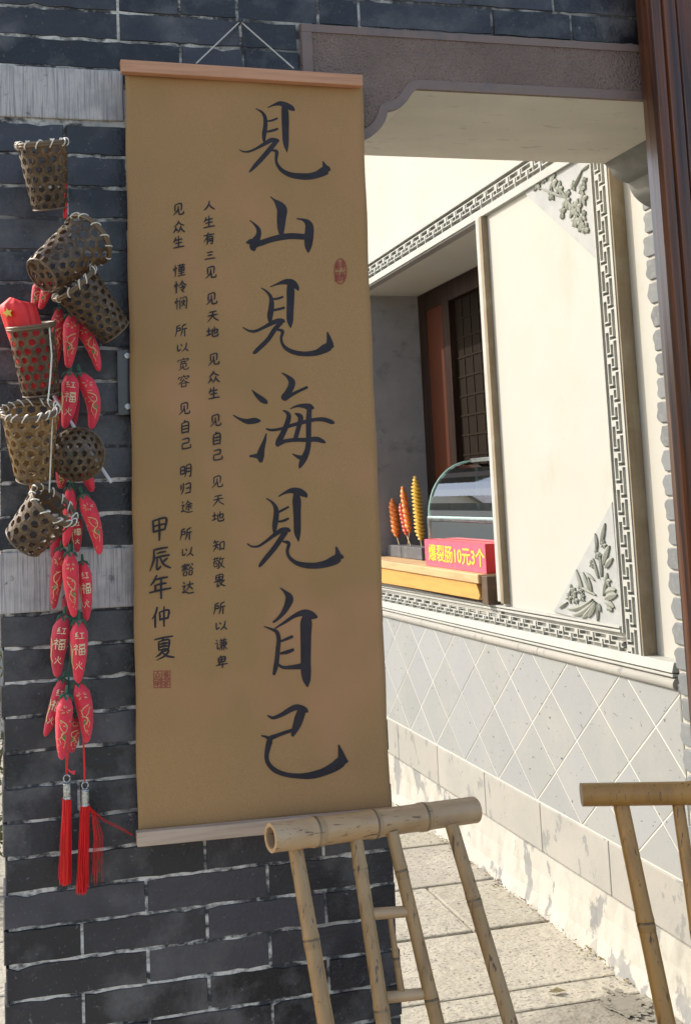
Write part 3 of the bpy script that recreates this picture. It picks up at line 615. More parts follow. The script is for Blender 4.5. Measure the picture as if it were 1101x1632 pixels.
for (a_, b_, w, c_) in (((959, 868), (965, 834), .022, .3), ((962, 900), (972, 870), .028, .5), ((966, 905), (977, 890), .024, .5), ((952, 875), (949, 850), .016, -.4), ((960, 920), (957, 885), .016, 0), ((955, 922), (946, 890), .014, .2), ((948, 925), (934, 912), .012, 0), ((930, 942), (919, 908), .022, .2), ((940, 940), (930, 912), .018, .1), ((944, 945), (938, 920), .016, 0), ((950, 948), (925, 935), .012, 0), ((945, 955), (905, 970), .018, .5), ((948, 958), (914, 980), .022, .5), ((950, 960), (928, 985), .022, .3), ((951, 960), (938, 984), .024, .1), ((953, 962), (953, 990), .016, .2), ((955, 962), (958, 975), .018, -.3), ((963, 950), (968, 920), .018, .2), ((966, 945), (982, 940), .026, .4), ((966, 955), (984, 948), .030, .6), ((965, 960), (980, 968), .024, .4), ((968, 968), (977, 972), .02, .0), ((905, 960), (892, 969), .014, 0)):
    leafpx(a_, b_, w, .012, c_)
for (px, py, r) in ((915, 945, .020), (908, 952, .020), (918, 955, .018), (925, 940, .016), (952, 882, .018), (963, 868, .016), (956, 888, .016), (968, 925, .022), (972, 966, .018), (912, 938, .014), (929, 952, .016), (944, 900, .014)): 
    y, z = yz(px, py)
    for i in range(5): petal(rf, y, z, i * 1.257 + rs.random(), r, r * .6, .009)
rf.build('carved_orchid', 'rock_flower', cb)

# diamond tiles of the dado
dt = MB(); Y0, Z0, DY, DZ = 2.843, .352, .1455, .1262
gr = MB(); gr.box((XS + .0012, YB + .036, .30), (XO + .05, 5.7, .862)); gr.build('tile_grout', 'grout', sw)
def clip(poly, f):
    out = []
    for i in range(len(poly)):
        a, b = poly[i], poly[(i + 1) % len(poly)]; fa, fb = f(a), f(b)
        if fa >= 0: out.append(a)
        if fa * fb < 0: t = fa / (fa - fb); out.append((a[0] + (b[0] - a[0]) * t, a[1] + (b[1] - a[1]) * t))
    return out
for i in range(-3, 22):
    for j in range(-1, 6):
        if (i + j) % 2 == 0: continue
        cy_, cz_ = Y0 + i * DY, Z0 + j * DZ; s_ = .975
        if i * DY > 2.8: continue
        P = [(cy_ - DY * s_, cz_), (cy_, cz_ - DZ * s_), (cy_ + DY * s_, cz_), (cy_, cz_ + DZ * s_)]
        P = clip(P, lambda p: p[0] - (YB + .037)); P = clip(P, lambda p: p[1] - .355) if P else P
        P = clip(P, lambda p: tz(p[0], .855) - p[1]) if P else P
        if len(P) < 3: continue
        k = random.uniform(.95, 1.06); dt.prism(P, 0, XS + random.uniform(-.0006, .0004), XS + .02, (k, k, k * random.uniform(.98, 1.05)))
dt.build('diamond_tile', 'tile', sw, bevel=.0006, seg=1)
bs = MB(); ys = [YB + .037, 2.98, 3.40, 3.83, 4.28, 4.74, 5.2, 5.7]
for y0, y1 in zip(ys[:-1], ys[1:]):
    k = random.uniform(.92, 1.06); bs.box((XS - .004, y0 + .0015, .1955), (XS + .04, y1 - .0015, .3505), (k, k, k))
bs.build('base_slab', 'basestone', sw, bevel=.003)
pn = MB(); n = 70; yy = np.linspace(YB + .037, 5.7, n)
vs = []
for y in yy:
    q = .004 * math.sin(y * 17) + random.uniform(-.003, .003)
    vs += [(XS - .006 + random.uniform(-.002, .002), y, .1925), (XS - .004 + q * .5, y, .12), (XS - .010 + q, y, .05), (XS - .026 + q * 2, y, -.01), (XS + .05, y, -.01), (XS + .05, y, .1925)]
fs = [tuple(6 * i + a for a in (q, )) for i in ()]
for i in range(n - 1):
    for a in range(5): fs.append((6 * i + a, 6 * i + 6 + a, 6 * i + 7 + a, 6 * i + 1 + a))
    fs.append((6 * i + 5, 6 * i + 11, 6 * i + 6, 6 * i))
pn.add(vs, fs); pn.build('plinth', 'plinth', sw)

# ------------------------------------------------------------------ serving counter and what stands on it
cn = thing('counter_shelf', (1.75, 4.3, 1.0), 'yellow wooden counter plank laid along the serving window sill', 'shelf')
CT = 1.078
m = MB(); m.box((1.664, 3.712, 1.045), (1.99, 5.07, CT)); m.build('counter_top', 'countertop', cn, bevel=.003)
m = MB(); m.prism([(3.75, 1.0435), (5.07, 1.0435), (5.07, .972), (3.735, .985), (3.722, 1.0)], 0, 1.672, 1.70); m.build('front_board', 'counter', cn, bevel=.003)
m = MB(); m.box((1.675, 3.66, .972), (1.99, 3.7105, 1.074)); m.box((1.702, 3.72, .972), (1.985, 5.0, 1.043)); m.build('bracket_board', 'cdark', cn, bevel=.003)

sg = thing('price_sign', (1.72, 4.0, CT), 'red light box sign with yellow lettering 爆裂肠10元3个 on the counter', 'sign')
SY0, SY1, SZ0, SZ1 = 3.712, 4.305, CT + .001, 1.187
m = MB(); m.box((1.7015, SY0 + .0015, SZ0), (1.765, SY1, SZ1)); m.build('sign_box', 'signside', sg, bevel=.002)
m = MB(); m.box((1.6995, SY0 + .002, SZ0 + .001), (1.7012, SY1 - .001, SZ1 - .001)); m.build('sign_face', 'signface', sg)
def text_mesh(txt, name, m, parent, origin, right, up, w, h, off=.0008, embolden=.008):
    cu_ = bpy.data.curves.new('letters', 'FONT'); cu_.body = txt; cu_.size = 1; cu_.offset = embolden; cu_.extrude = .01; cu_.resolution_u = 3
    tmp = bpy.data.objects.new('letters', cu_); COL.objects.link(tmp)
    dg = bpy.context.evaluated_depsgraph_get(); me = bpy.data.meshes.new_from_object(tmp.evaluated_get(dg))
    bpy.data.objects.remove(tmp); bpy.data.curves.remove(cu_)
    co = np.array([v.co[:] for v in me.vertices]); mn, mx = co.min(0), co.max(0)
    right, up = Vector(right), Vector(up); nrm = right.cross(up)
    for v in me.vertices:
        p = Vector(origin) + right * ((v.co.x - mn[0]) / (mx[0] - mn[0]) * w) + up * ((v.co.y - mn[1]) / (mx[1] - mn[1]) * h) + nrm * (off + (v.co.z > 0) * .0008)
        v.co = p - ROOT[parent.name]
    me.name = name; me.materials.clear(); me.materials.append(MT[m])
    o = bpy.data.objects.new(name, me); COL.objects.link(o); o.parent = parent; return o
text_mesh("爆裂肠10元3个", 'lettering', 'signtext', sg, (1.6994, SY1 - .045, SZ0 + .022), (0, -1, 0), (0, 0, 1), SY1 - SY0 - .052, .068)

wm = thing('food_warmer', (1.9, 4.0, CT), 'glass food warmer with a curved glass front and steel base behind the red sign', 'food warmer')
WY0, WY1 = 3.70, 4.44
m = MB(); m.box((1.768, WY0, CT + .002), (2.03, WY1, 1.12)); m.build('warmer_base', 'steel', wm, bevel=.004)
m = MB()
for y in (WY0, WY1 - .02):
    m.box((1.770, y, 1.121), (1.79, y + .02, 1.272)); m.box((2.01, y, 1.121), (2.03, y + .02, 1.506))
m.box((1.771, WY0 + .02, 1.258), (1.785, WY1 - .02, 1.271)); m.box((1.985, WY0 + .0, 1.507), (2.032, WY1, 1.520)); m.build('warmer_frame', 'steel', wm, bevel=.002)
arc = [(1.725 + .055, 1.275)] + [(1.78 + .205 * (1 - math.cos(a)), 1.275 + .232 * math.sin(a)) for a in np.linspace(.12, math.pi / 2, 12)]
m = MB()
for (p0, p1) in zip(arc[:-1], arc[1:]):
    m.add([(p0[0], WY0 + .004, p0[1]), (p0[0], WY1 - .004, p0[1]), (p1[0], WY1 - .004, p1[1]), (p1[0], WY0 + .004, p1[1])], [(0, 1, 2, 3)])
m.build('curved_glass', 'glass', wm, smooth=True)
m = MB(); m.add([(1.777, WY0 + .02, 1.122), (1.777, WY1 - .02, 1.122), (1.777, WY1 - .02, 1.256), (1.777, WY0 + .02, 1.256)], [(0, 1, 2, 3)]); m.build('front_glass', 'glass', wm)
for y in (WY0 + .003, WY1 - .003):
    m = MB(); m.add([(x, y, z) for x, z in arc] + [(2.01, y, 1.507), (2.01, y, 1.275)], [tuple(range(len(arc) + 2))]); m.build('side_glass', 'glass', wm)
m = MB()
for y in (WY0 + .002, WY1 - .006): 
    m.tube([(x - .002, y, z + .002) for x, z in arc], .0038, n=6)
m.tube([(1.777, WY0, 1.2745), (1.777, WY1, 1.2745)], .0045, n=6); m.build('glass_edge', 'glassedge', wm)
m = MB(); m.box((1.82, WY0 + .03, 1.122), (2.0, WY1 - .03, 1.15)); m.box((1.86, WY0 + .03, 1.29), (2.0, WY1 - .03, 1.298)); m.build('tray', 'tray', wm, bevel=.002)
m = MB(); m.tube([(1.80, WY0 + .05, 1.20), (1.80, WY1 - .14, 1.20)], .008, n=8); m.build('heating_tube', 'glassedge', wm)
sn = MB()
for i in range(7): y = WY0 + .07 + i * .075; sn.tube([(1.85, y, 1.163), (1.98, y + .01, 1.163)], .012, n=8)
sn.build('sausage_row', 'sausred', wm, smooth=True)

hx = 1.83
sh = thing('skewer_stand', (hx, 4.8, CT), 'low slate grey box holding the snack skewers on the counter', 'skewer stand')
m = MB(); m.box((hx - .03, 4.60, CT + .001), (hx + .05, 4.855, CT + .056)); m.box((hx - .03, 4.86, CT + .001), (hx + .05, 5.05, CT + .056)); m.build('stand_box', 'tray_box', sh, bevel=.003)
def skewer(ptop, pbot, pst, rpx, mtl, lab, turns, disc):
    a, b, s0 = at(*ptop, 0, hx), at(*pbot, 0, hx), at(*pst, 0, hx)
    s0[2] = CT + .057
    r = rpx * np.linalg.norm(b - CAM) / FPX
    t = thing('snack_skewer', tuple(s0), lab, 'snack skewer', 'snack skewers on the counter')
    m = MB(); A, B = Vector(a), Vector(b); n = turns * 8; pts = []; rad = []
    for i in range(n + 1):
        f = i / n; env = min(1, .35 + 3.2 * f) * min(1, .5 + 5 * (1 - f))
        pts.append(A.lerp(B, f)); rad.append(r * env * (.80 + .24 * math.cos(f * turns * 2 * math.pi)) if disc else r * env * (.76 + .30 * abs(math.cos(f * turns * math.pi)) ** .6))
    m.tube(pts, rad, n=14)
    ax = (B - A).normalized(); v2 = []
    for i, p in enumerate(m.v):                      # the cut runs as a spiral: shear the rings
        j = i // 14; c = Vector(p) - pts[j]; v2.append(tuple(Vector(p) + ax * (c.dot(Vector((.3, -.9, 0)).normalized()) * (.42 if disc else .62))))
    m.v = v2; m.build('spiral_food', mtl, t, smooth=True)
    st = MB(); st.tube([A + (A - B).normalized() * .0 + Vector((0, 0, .004)), B, Vector(s0)], .0022, n=6); st.build('stick', 'stick', t)
skewer((625, 795), (632, 855), (637, 890), 7, 'sausage', 'spiral cut orange sausage skewer, leftmost on the stand', 8, False)
skewer((638, 803), (648, 853), (655, 890), 5, 'sausred', 'shorter red sausage skewer between the two orange ones', 8, False)
skewer((641, 776), (652, 848), (651, 890), 5.5, 'sausage', 'tall thin orange sausage skewer leaning over the red one', 9, False)
skewer((661, 760), (670, 860), (673, 890), 8, 'potato', 'tallest yellow spiral potato skewer beside the glass warmer', 17, True)
sk = thing('table_fan', (1.84, 5.0, CT), 'small black round fan half hidden behind the sausage skewers', 'fan')
c_ = at(623, 868, 0, 1.88)
m = MB(); m.tube([(1.865, c_[1], c_[2]), (1.90, c_[1], c_[2])], .055, n=24); m.build('fan_body', 'blackpl', sk, bevel=.004)
m = MB(); m.tube([(1.858, c_[1], c_[2]), (1.864, c_[1], c_[2])], .043, n=24); m.tube([(1.850, c_[1], c_[2]), (1.8575, c_[1], c_[2])], .024, n=20); m.build('fan_grille', 'greypl', sk)
m = MB(); m.box((1.87, c_[1] - .02, CT + .001), (1.91, c_[1] + .03, c_[2] - .04)); m.box((1.895, c_[1] - .05, CT + .002), (1.93, c_[1] + .05, c_[2] + .06)); m.build('fan_stand', 'blackpl', sk, bevel=.004)

# ------------------------------------------------------------------ hanging scroll
YC = 2.066
sc_ = thing('hanging_scroll', tuple(at(400, 110, 1, 2.05)), 'long tan hanging scroll with black brush calligraphy between two wooden rods', 'hanging scroll')
def wave(x, z): return YC + .0022 * math.sin(z * 7 + 1.0) + .0016 * math.sin(x * 22 + z * 3) - .003 * max(0, (x - .70) / .05)
c4 = [at(199, 112, 1, YC), at(576, 130, 1, YC), at(622.5, 1296, 1, YC), at(220.5, 1332, 1, YC)]
m = MB(); NX, NZ = 40, 90; vs = []
for j in range(NZ + 1):
    for i in range(NX + 1):
        u, v = i / NX, j / NZ
        p = (c4[0] * (1 - u) + c4[1] * u) * (1 - v) + (c4[3] * (1 - u) + c4[2] * u) * v
        e = .0009 * math.sin(v * 40) * (1 if i in (0, NX) else 0)
        vs.append((p[0] + e, wave(p[0], p[2]), p[2]))
m.add(vs, [(j * (NX + 1) + i, (j + 1) * (NX + 1) + i, (j + 1) * (NX + 1) + i + 1, j * (NX + 1) + i + 1) for j in range(NZ) for i in range(NX)])
cl = m.build('cloth', 'cloth', sc_, smooth=True, solid=.0008)
def pxprism(poly, y0, y1, name, mt, parent, bevel=.0015):
    m = MB(); m.prism([(at(x, y, 1, y0)[0], at(x, y, 1, y0)[2]) for x, y in poly], 1, y0, y1); return m.build(name, mt, parent, bevel=bevel)
pxprism([(192.5, 94), (578, 119), (578.5, 136.5), (194, 113.5)], 2.046, 2.064, 'top_rod', 'rodwood', sc_)
pxprism([(218.5, 1327.5), (624, 1290), (626, 1311), (219.5, 1350.5)], 2.046, 2.064, 'bottom_rod', 'rodgrey', sc_)
m = MB(); nl = at(383, 34, 1, YW - .012)
for q in ((313, 101), (468, 109)): m.tube([at(*q, 1, 2.055), nl], .0016, n=6)
m.build('hanging_cord', 'cord', sc_)
m = MB(); m.tube([(nl[0], YW + .03, nl[2] - .001), (nl[0], YW - .016, nl[2] + .001)], .0035, n=8); m.tube([(nl[0], YW - .017, nl[2] + .001), (nl[0], YW - .0185, nl[2] + .001)], .006, n=10); m.build('nail', 'blackpl', sc_)
LAY = [0]
def ink(stroke_list, name, mt):
    m = MB()
    for st in stroke_list:
        L_, R_ = ribbon2d(st); LAY[0] += 1; e = .0007 + .000012 * (LAY[0] % 120); vs = []
        for a in L_ + R_:
            p = at(a[0], a[1], 1, YC); vs.append((p[0], wave(p[0], p[2]) - e, p[2]))
        n = len(L_); m.add(vs, [(i, n + i, n + i + 1, i + 1) for i in range(n - 1)])
        # rounded ends
        for (i0, i1) in ((0, 1), (n - 1, n - 2)):
            c = (np.array(L_[i0]) + np.array(R_[i0])) / 2; d = c - (np.array(L_[i1]) + np.array(R_[i1])) / 2; d = d / (np.hypot(*d) or 1)
            r = (np.array(L_[i0]) - np.array(R_[i0])) / 2; h = np.hypot(*r)
            arc_ = [c + r * math.cos(a) + d * h * .55 * math.sin(a) for a in np.linspace(0, math.pi, 7)]
            v2 = []
            for a in arc_: p = at(a[0], a[1], 1, YC); v2.append((p[0], wave(p[0], p[2]) - e, p[2]))
            m.add(v2, [tuple(range(7))])
    return m.build(name, mt, sc_, fixn=False)
def T(txt, ox, oy, s):
    out = []
    for st in txt.split('|'):
        out.append([(ox + float(a.split(',')[0]) / s, oy + float(a.split(',')[1]) / s, float(a.split(',')[2]) / s) for a in st.split()])
    return out
ink(T("205,188,8 255,215,20 285,260,32 290,330,38 280,400,40 278,450,30 282,485,18|310,178,8 360,155,18 415,140,40 470,155,50 520,180,46 543,198,20|445,140,20 460,200,60 465,280,66 467,380,60 470,470,54 475,520,36 482,565,6|305,296,14 345,290,18 395,270,18|305,388,18 350,378,22 398,362,20|62,545,8 100,562,14 150,560,18 210,535,22 290,490,34 340,462,40 385,465,40 405,470,25|380,480,40 330,540,44 270,610,42 210,675,38 165,725,22 147,743,6|330,550,10 372,553,24 390,570,34 385,640,24 405,690,30 450,735,38 520,765,48 600,775,56 680,775,58 750,757,64 805,730,80 838,714,70 858,716,26|797,642,8 812,680,36 828,715,64", 370, 140, 5.505), 'large_character', 'ink')
ink(T("335,955,8 370,985,20 410,1025,66 438,1070,90 434,1130,82 430,1200,72 430,1260,52 435,1295,30|155,1162,8 195,1195,18 230,1240,36 232,1290,46 205,1345,70 188,1395,70 195,1425,26|125,1358,10 165,1352,56 220,1362,66|200,1370,66 260,1358,52 330,1335,50 420,1312,54 520,1300,54 620,1305,52 680,1308,50|570,1147,12 620,1155,22 660,1178,52 680,1220,74 676,1300,80 670,1380,66 668,1430,28 665,1443,8", 370, 140, 5.505), 'large_character', 'ink')
ink(T("225,187,8 270,220,18 298,265,30 300,330,42 290,400,44 290,445,26|293,178,8 350,155,18 410,140,42 460,150,55 496,183,35 505,205,12|442,140,30 446,200,60 446,280,58 442,370,54 442,440,48 446,490,10|318,272,16 350,268,18 388,255,16|315,358,18 355,350,20 398,338,20|84,488,8 125,512,16 175,518,22 240,490,24 300,458,34 345,440,36 385,440,34 402,448,10|375,450,34 325,505,36 275,580,34 215,640,34 175,678,28 160,688,10|325,508,10 368,510,22 385,526,26 374,570,20 385,620,22 425,660,32 490,685,36 570,692,38 650,680,48 710,650,68 752,632,56 775,634,18|728,525,10 740,570,34 748,620,58", 370, 420, 4.8), 'large_character', 'ink')
ink(T("152,968,6 185,1005,28 225,1040,44 255,1060,34 265,1070,14|8,1160,8 60,1190,20 115,1208,40 170,1203,46 205,1205,26 212,1210,10|260,1300,8 245,1360,26 225,1420,44 215,1470,58 218,1515,30|135,1475,16 165,1472,26 210,1475,50|378,838,8 420,865,24 453,905,50 445,950,50 415,1000,48 395,1025,48 405,1045,22|400,1030,46 450,1005,30 510,975,22 570,948,22|385,1125,8 415,1140,24 430,1170,36 415,1230,40 385,1300,42 355,1360,46 345,1390,32|443,1112,8 490,1092,18 545,1090,36 590,1100,50 620,1108,14|588,1100,34 582,1180,42 580,1260,40 580,1360,40 570,1430,42 545,1490,48 520,1540,34 510,1565,12|458,1457,8 490,1475,22 530,1490,44|478,1148,10 510,1165,36 520,1190,40 505,1250,34 485,1320,34 470,1355,24|260,1265,12 300,1275,20 370,1265,22 450,1240,26 540,1215,30 630,1195,28 700,1195,34 760,1215,32 778,1222,10|340,1385,40 400,1360,30 480,1350,30 560,1350,32 640,1345,40 690,1362,28 708,1370,12", 370, 420, 4.8), 'large_character', 'ink')
ink(T("260,165,8 305,195,18 332,240,34 335,300,42 325,370,40 322,425,22|353,150,8 400,122,20 455,105,42 510,115,55 553,138,40 563,156,14|484,112,30 490,180,64 492,260,58 495,350,54 496,430,48 505,493,8|355,268,16 390,250,18 428,230,16|355,342,16 390,336,20 428,318,16|117,512,10 150,532,14 200,530,18 260,492,22 320,445,30 375,410,38 420,405,36 438,415,20|405,420,44 360,490,40 310,560,38 260,620,36 220,670,28 207,690,10|385,495,10 418,500,26 432,515,26 420,570,24 440,620,26 490,658,34 560,676,44 640,678,48 720,662,58 788,632,72 822,612,48 846,616,16|790,535,10 802,575,34 808,620,56", 370, 760, 4.8), 'large_character', 'ink')
ink(T("368,850,8 405,880,24 438,930,60 415,1000,46 380,1055,32 340,1095,22 315,1112,16|330,1160,10 400,1115,22 480,1062,32 550,1040,52 608,1060,60 648,1073,16|568,1045,40 566,1110,86 564,1200,82 564,1300,78 564,1400,76 566,1490,76 572,1560,56 577,1608,8|247,1145,8 300,1165,18 342,1187,30 358,1240,32 352,1320,34 345,1400,36 335,1460,36 322,1512,22|375,1258,16 420,1240,22 462,1222,24|372,1352,16 420,1342,30 470,1322,22|345,1430,16 390,1458,24 450,1458,32 530,1450,46", 370, 760, 4.8), 'large_character', 'ink')
ink(T("125,232,10 165,250,24 230,225,32 290,190,40 340,172,44 392,190,44 416,206,14|375,195,60 355,250,66 335,310,56 310,370,30 315,380,14|325,335,30 260,355,26 190,380,30 150,395,36|78,380,10 115,390,20 138,412,42 128,460,40 116,530,32 130,585,32 180,635,36 260,665,34 350,675,38 440,670,52 530,645,58 610,605,70 662,568,74 704,564,20|640,445,10 655,500,38 668,560,70", 400, 1090, 4.5875), 'large_character', 'ink')
small = []
RC = [('人', 333.8, 327), ('生', 333.5, 352.5), ('有', 333.5, 379.6), ('三', 335, 406.4), ('见', 336.4, 433.8), ('见', 337.5, 476), ('天', 339.5, 503), ('地', 339, 529), ('见', 340.7, 572.6), ('众', 340.7, 601), ('生', 340.7, 625.8), ('见', 343.2, 670.4), ('自', 345.3, 699), ('己', 346.3, 725.3), ('见', 345.8, 768), ('天', 347.5, 796.5), ('地', 347.5, 823.5), ('知', 348.4, 869.6), ('敬', 348.4, 897), ('畏', 349.4, 925.5), ('所', 349.8, 969.6), ('以', 352.4, 997), ('谦', 352.4, 1027.5), ('卑', 353.3, 1055)]
LC = [('见', 284.5, 333.4), ('众', 285.4, 361.3), ('生', 285, 385), ('懂', 286.5, 430.6), ('怜', 288, 456.8), ('悯', 289, 483), ('所', 289, 527), ('以', 291, 553.7), ('宽', 291.8, 580.3), ('容', 292.6, 607.8), ('见', 293.5, 651.5), ('自', 294.9, 680.7), ('己', 296, 707.3), ('明', 295.5, 751), ('归', 295.2, 778.5), ('途', 297.3, 807.7), ('所', 296, 851.4), ('以', 298.4, 879.4), ('豁', 298.4, 907.8), ('达', 299.4, 936.3)]
SZ = {'三': (18, 15), '以': (20, 16), '己': (18, 19), '自': (18, 22), '人': (19, 17), '地': (20, 18)}
for c, x, y in RC + LC:
    w, h = SZ.get(c, (19.5, 20.5)); dense = len(CH[c]) > 9
    small += strokes(c, x, y, w, h, 1.75 if dense else 2.3, slant=.14)
for c, x, y, w, h in (('甲', 253.3, 844, 29, 36), ('辰', 254.9, 891, 35, 37), ('年', 254.9, 935, 36, 40), ('仲', 256.3, 983, 30, 34), ('夏', 261, 1033, 35, 37)):
    small += strokes(c, x, y, w, h, 3.5, slant=.14)
ink(small, 'small_calligraphy', 'ink')
sq = []
x0, y0, x1, y1 = 245.5, 1070, 271.5, 1096.5; mx_, my_ = 258.5, 1083
for a in ([(x0, y0), (x1, y0 - .8)], [(x0, y0), (x0 + .5, y1)], [(x0, y1), (x1, y1 - .8)], [(x1, y0 - .8), (x1 + .3, y1)], [(mx_, y0), (mx_ + .3, y1)], [(x0, my_), (x1, my_ - .6)]):
    sq.append([(a[0][0], a[0][1], 1.2), ((a[0][0] + a[1][0]) / 2, (a[0][1] + a[1][1]) / 2, 1.2), (a[1][0], a[1][1], 1.2)])
for c, cx, cy in (('众', 252, 1076.5), ('畏', 265, 1076.5), ('明', 252, 1090), ('容', 265, 1089.5)):
    sq += strokes(c, cx, cy, 11, 11, 1.15, slant=.05, taper=False)
ov = []
for i in range(24):
    a0, a1 = i * math.pi / 12, (i + 1) * math.pi / 12
    ov.append([(543 + 9.4 * math.cos(a), 432 + 20 * math.sin(a), 1.5) for a in (a0, (a0 + a1) / 2, a1)])
for c, cx, cy in (('年', 547.5, 422), ('有', 538.5, 423), ('所', 547, 440), ('辰', 538.5, 441)): ov += strokes(c, cx, cy, 8.5, 16, 1.3, slant=.05, taper=False)
ink(sq, 'square_seal', 'seal'); ink(ov, 'oval_seal', 'seal')

# ------------------------------------------------------------------ smoked plate behind the scroll edge
pt = thing('wall_plate', tuple(at(200, 610, 1, 2.09)), 'small dark smoked plate with two round screws, partly behind the scroll', 'plate')
pxprism([(187, 558), (262, 553), (266, 657), (189, 662)], 2.084, 2.094, 'plate_panel', 'plate', pt, .001)
for q in ((203, 567), (204, 648)):
    p = at(*q, 1, 2.082); m = MB(); m.tube([(p[0], YW, p[2]), (p[0], 2.083, p[2]), (p[0], 2.079, p[2])], [.0065, .0068, .0058], n=18); m.build('screw', 'screw', pt, bevel=.0006)
    
# ------------------------------------------------------------------ woven baskets
def hexring(m, cx, cy, mapf, hole=.60, seed=0, ok=None):
    h3 = 1 / math.sqrt(3); O = [(0, h3), (.5, h3 / 2), (.5, -h3 / 2), (0, -h3), (-.5, -h3 / 2), (-.5, h3 / 2)]
    rr = random.Random(seed); vs = []
    k = rr.uniform(.62, 1.35); j = lambda: rr.uniform(-.03, .03)
    for q in O: vs.append(mapf(cx + q[0], cy + q[1], 0))
    jx, jy = j(), j(); hs = hole * rr.uniform(.92, 1.06)
    for q in O:
        for t in (0,): vs.append(mapf(cx + jx + q[0] * hs, cy + jy + q[1] * hs, rr.uniform(-.0005, .0005)))
    # alternate strips lie over and under each other: three of the six lands are tinted a little apart
    for i in range(6):
        t = k * (1.15 if i % 2 else .82); m.add([vs[i], vs[(i + 1) % 6], vs[6 + (i + 1) % 6], vs[6 + i]], [(0, 1, 2, 3)], (t, t * .98, t * .94))
def basket(name, mouth, bot, ym, yb, rm, rb, label, n=13, ties=12, cord=None, mw='weave'):
    """open hexagon-weave basket from mouth px to bottom px at depths ym, yb; radii in photo pixels"""
    Mm, B = Vector(at(*mouth, 1, ym)), Vector(at(*bot, 1, yb)); dist = 2.13 / FPX
    r0, r1 = rm * dist, rb * dist; ax = (B - Mm); Lh = ax.length; ax.normalize()
    e1 = ax.cross(Vector((0, 1, 0.01))).normalized(); e2 = ax.cross(e1)
    root = thing(name, tuple(B), label, 'basket', 'small woven baskets hung on the wall')
    cw = 2 * math.pi * (r0 + r1) / 2 / n; nr = max(3, int(round((Lh / cw - .2) / .866))); tot = nr * .866 + .3
    def mp(u, v, e):
        t = (v + .45) / tot; r = r0 + (r1 - r0) * max(0, min(1, t)) ** 1.1 + e; a = 2 * math.pi * u / n
        r *= 1 - .10 * max(0, (t - .93) / .07) if t > .93 else 1
        return Mm + ax * (Lh * min(max(t, 0), 1)) + (e1 * math.cos(a) + e2 * math.sin(a)) * r
    m = MB(); sd = hash(label) % 997 if False else int(mouth[0] * 7 + bot[1])
    for j in range(nr):
        for i in range(n): hexring(m, i + .5 * (j % 2), .35 + j * .866, mp, seed=sd + j * 50 + i)
    def cap(u, v, e):
        p = Vector((u, v)); d = p.length; lim = r1 * .93
        q = p * cw
        if q.length > lim: q = q.normalized() * lim
        return B + ax * (-.003 + e) + e1 * q.x + e2 * q.y
    k = int(r1 / cw) + 2
    for j in range(-k, k + 1):
        for i in range(-k, k + 1):
            cx, cy = i + .5 * (j % 2), j * .866
            if math.hypot(cx, cy) * cw < r1 * 1.02: hexring(m, cx, cy, cap, seed=sd + 999 + j * 40 + i)
    m.build('woven_body', mw, root, solid=.0011, fixn=False)
    m = MB(); ring = lambda r, c, z=0: [c + (e1 * math.cos(a) + e2 * math.sin(a)) * r for a in np.linspace(0, 2 * math.pi, 33)]
    for w_, rr_ in ((0.0015, r0 * 1.025), (.0055, r0 * 1.02)):
        m.tube(ring(rr_, Mm + ax * w_), .0028, n=8)
    m.tube(ring(r0 * .955, Mm + ax * .003), .0024, n=8)
    m.build('rim', 'rim', root, smooth=True)
    m = MB(); m.tube(ring(r1 * .965, B - ax * .002), .0018, n=6); m.build('foot_ring', 'rim', root, smooth=True)
    if ties:
        m = MB()
        for i in range(ties):
            a = 2 * math.pi * (i + random.uniform(-.2, .2)) / ties; pts = []
            for f in np.linspace(0, 2 * math.pi, 11):
                aa = a + .24 * math.sin(f / 2) ; d = e1 * math.cos(aa) + e2 * math.sin(aa)
                pts.append(Mm + ax * (.0035 - .0070 * math.cos(f)) + d * (r0 * .99 + .0048 * math.sin(f)))
            m.tube(pts, .0013, n=6)
        m.build('rim_tie', 'tie', root, smooth=True)
    return root
G = 'small woven baskets hung on the wall'
b1 = basket('woven_basket', (67, 226), (81, 334), 1.990, 2.030, 37, 26.5, 'upright dark woven cup basket, topmost on the wall under the pale stone band', cord=1)
b2 = basket('woven_basket', (143, 380), (66, 440), 1.995, 1.945, 41, 29, 'woven basket lying tilted with its mouth to the upper right, second from the top')
b3 = basket('woven_basket', (117, 449), (186, 530), 1.985, 2.02, 37, 25, 'dark woven basket tilted with its foot pointing at the scroll edge')
b4 = basket('woven_basket', (50, 517), (66, 630), 1.978, 2.005, 34, 27, 'woven basket with a red flag stuffed into it', ties=0)
b5 = basket('woven_basket', (47, 651), (56, 763), 1.945, 1.995, 40, 27, 'golden woven basket with its open mouth facing the viewer, below the flag basket', ties=16, mw='weave_gold')
b7 = basket('woven_basket', (88, 803), (37, 864), 1.925, 1.965, 37, 30, 'lowest woven basket, lying on its side with its mouth towards the chilies', ties=12)
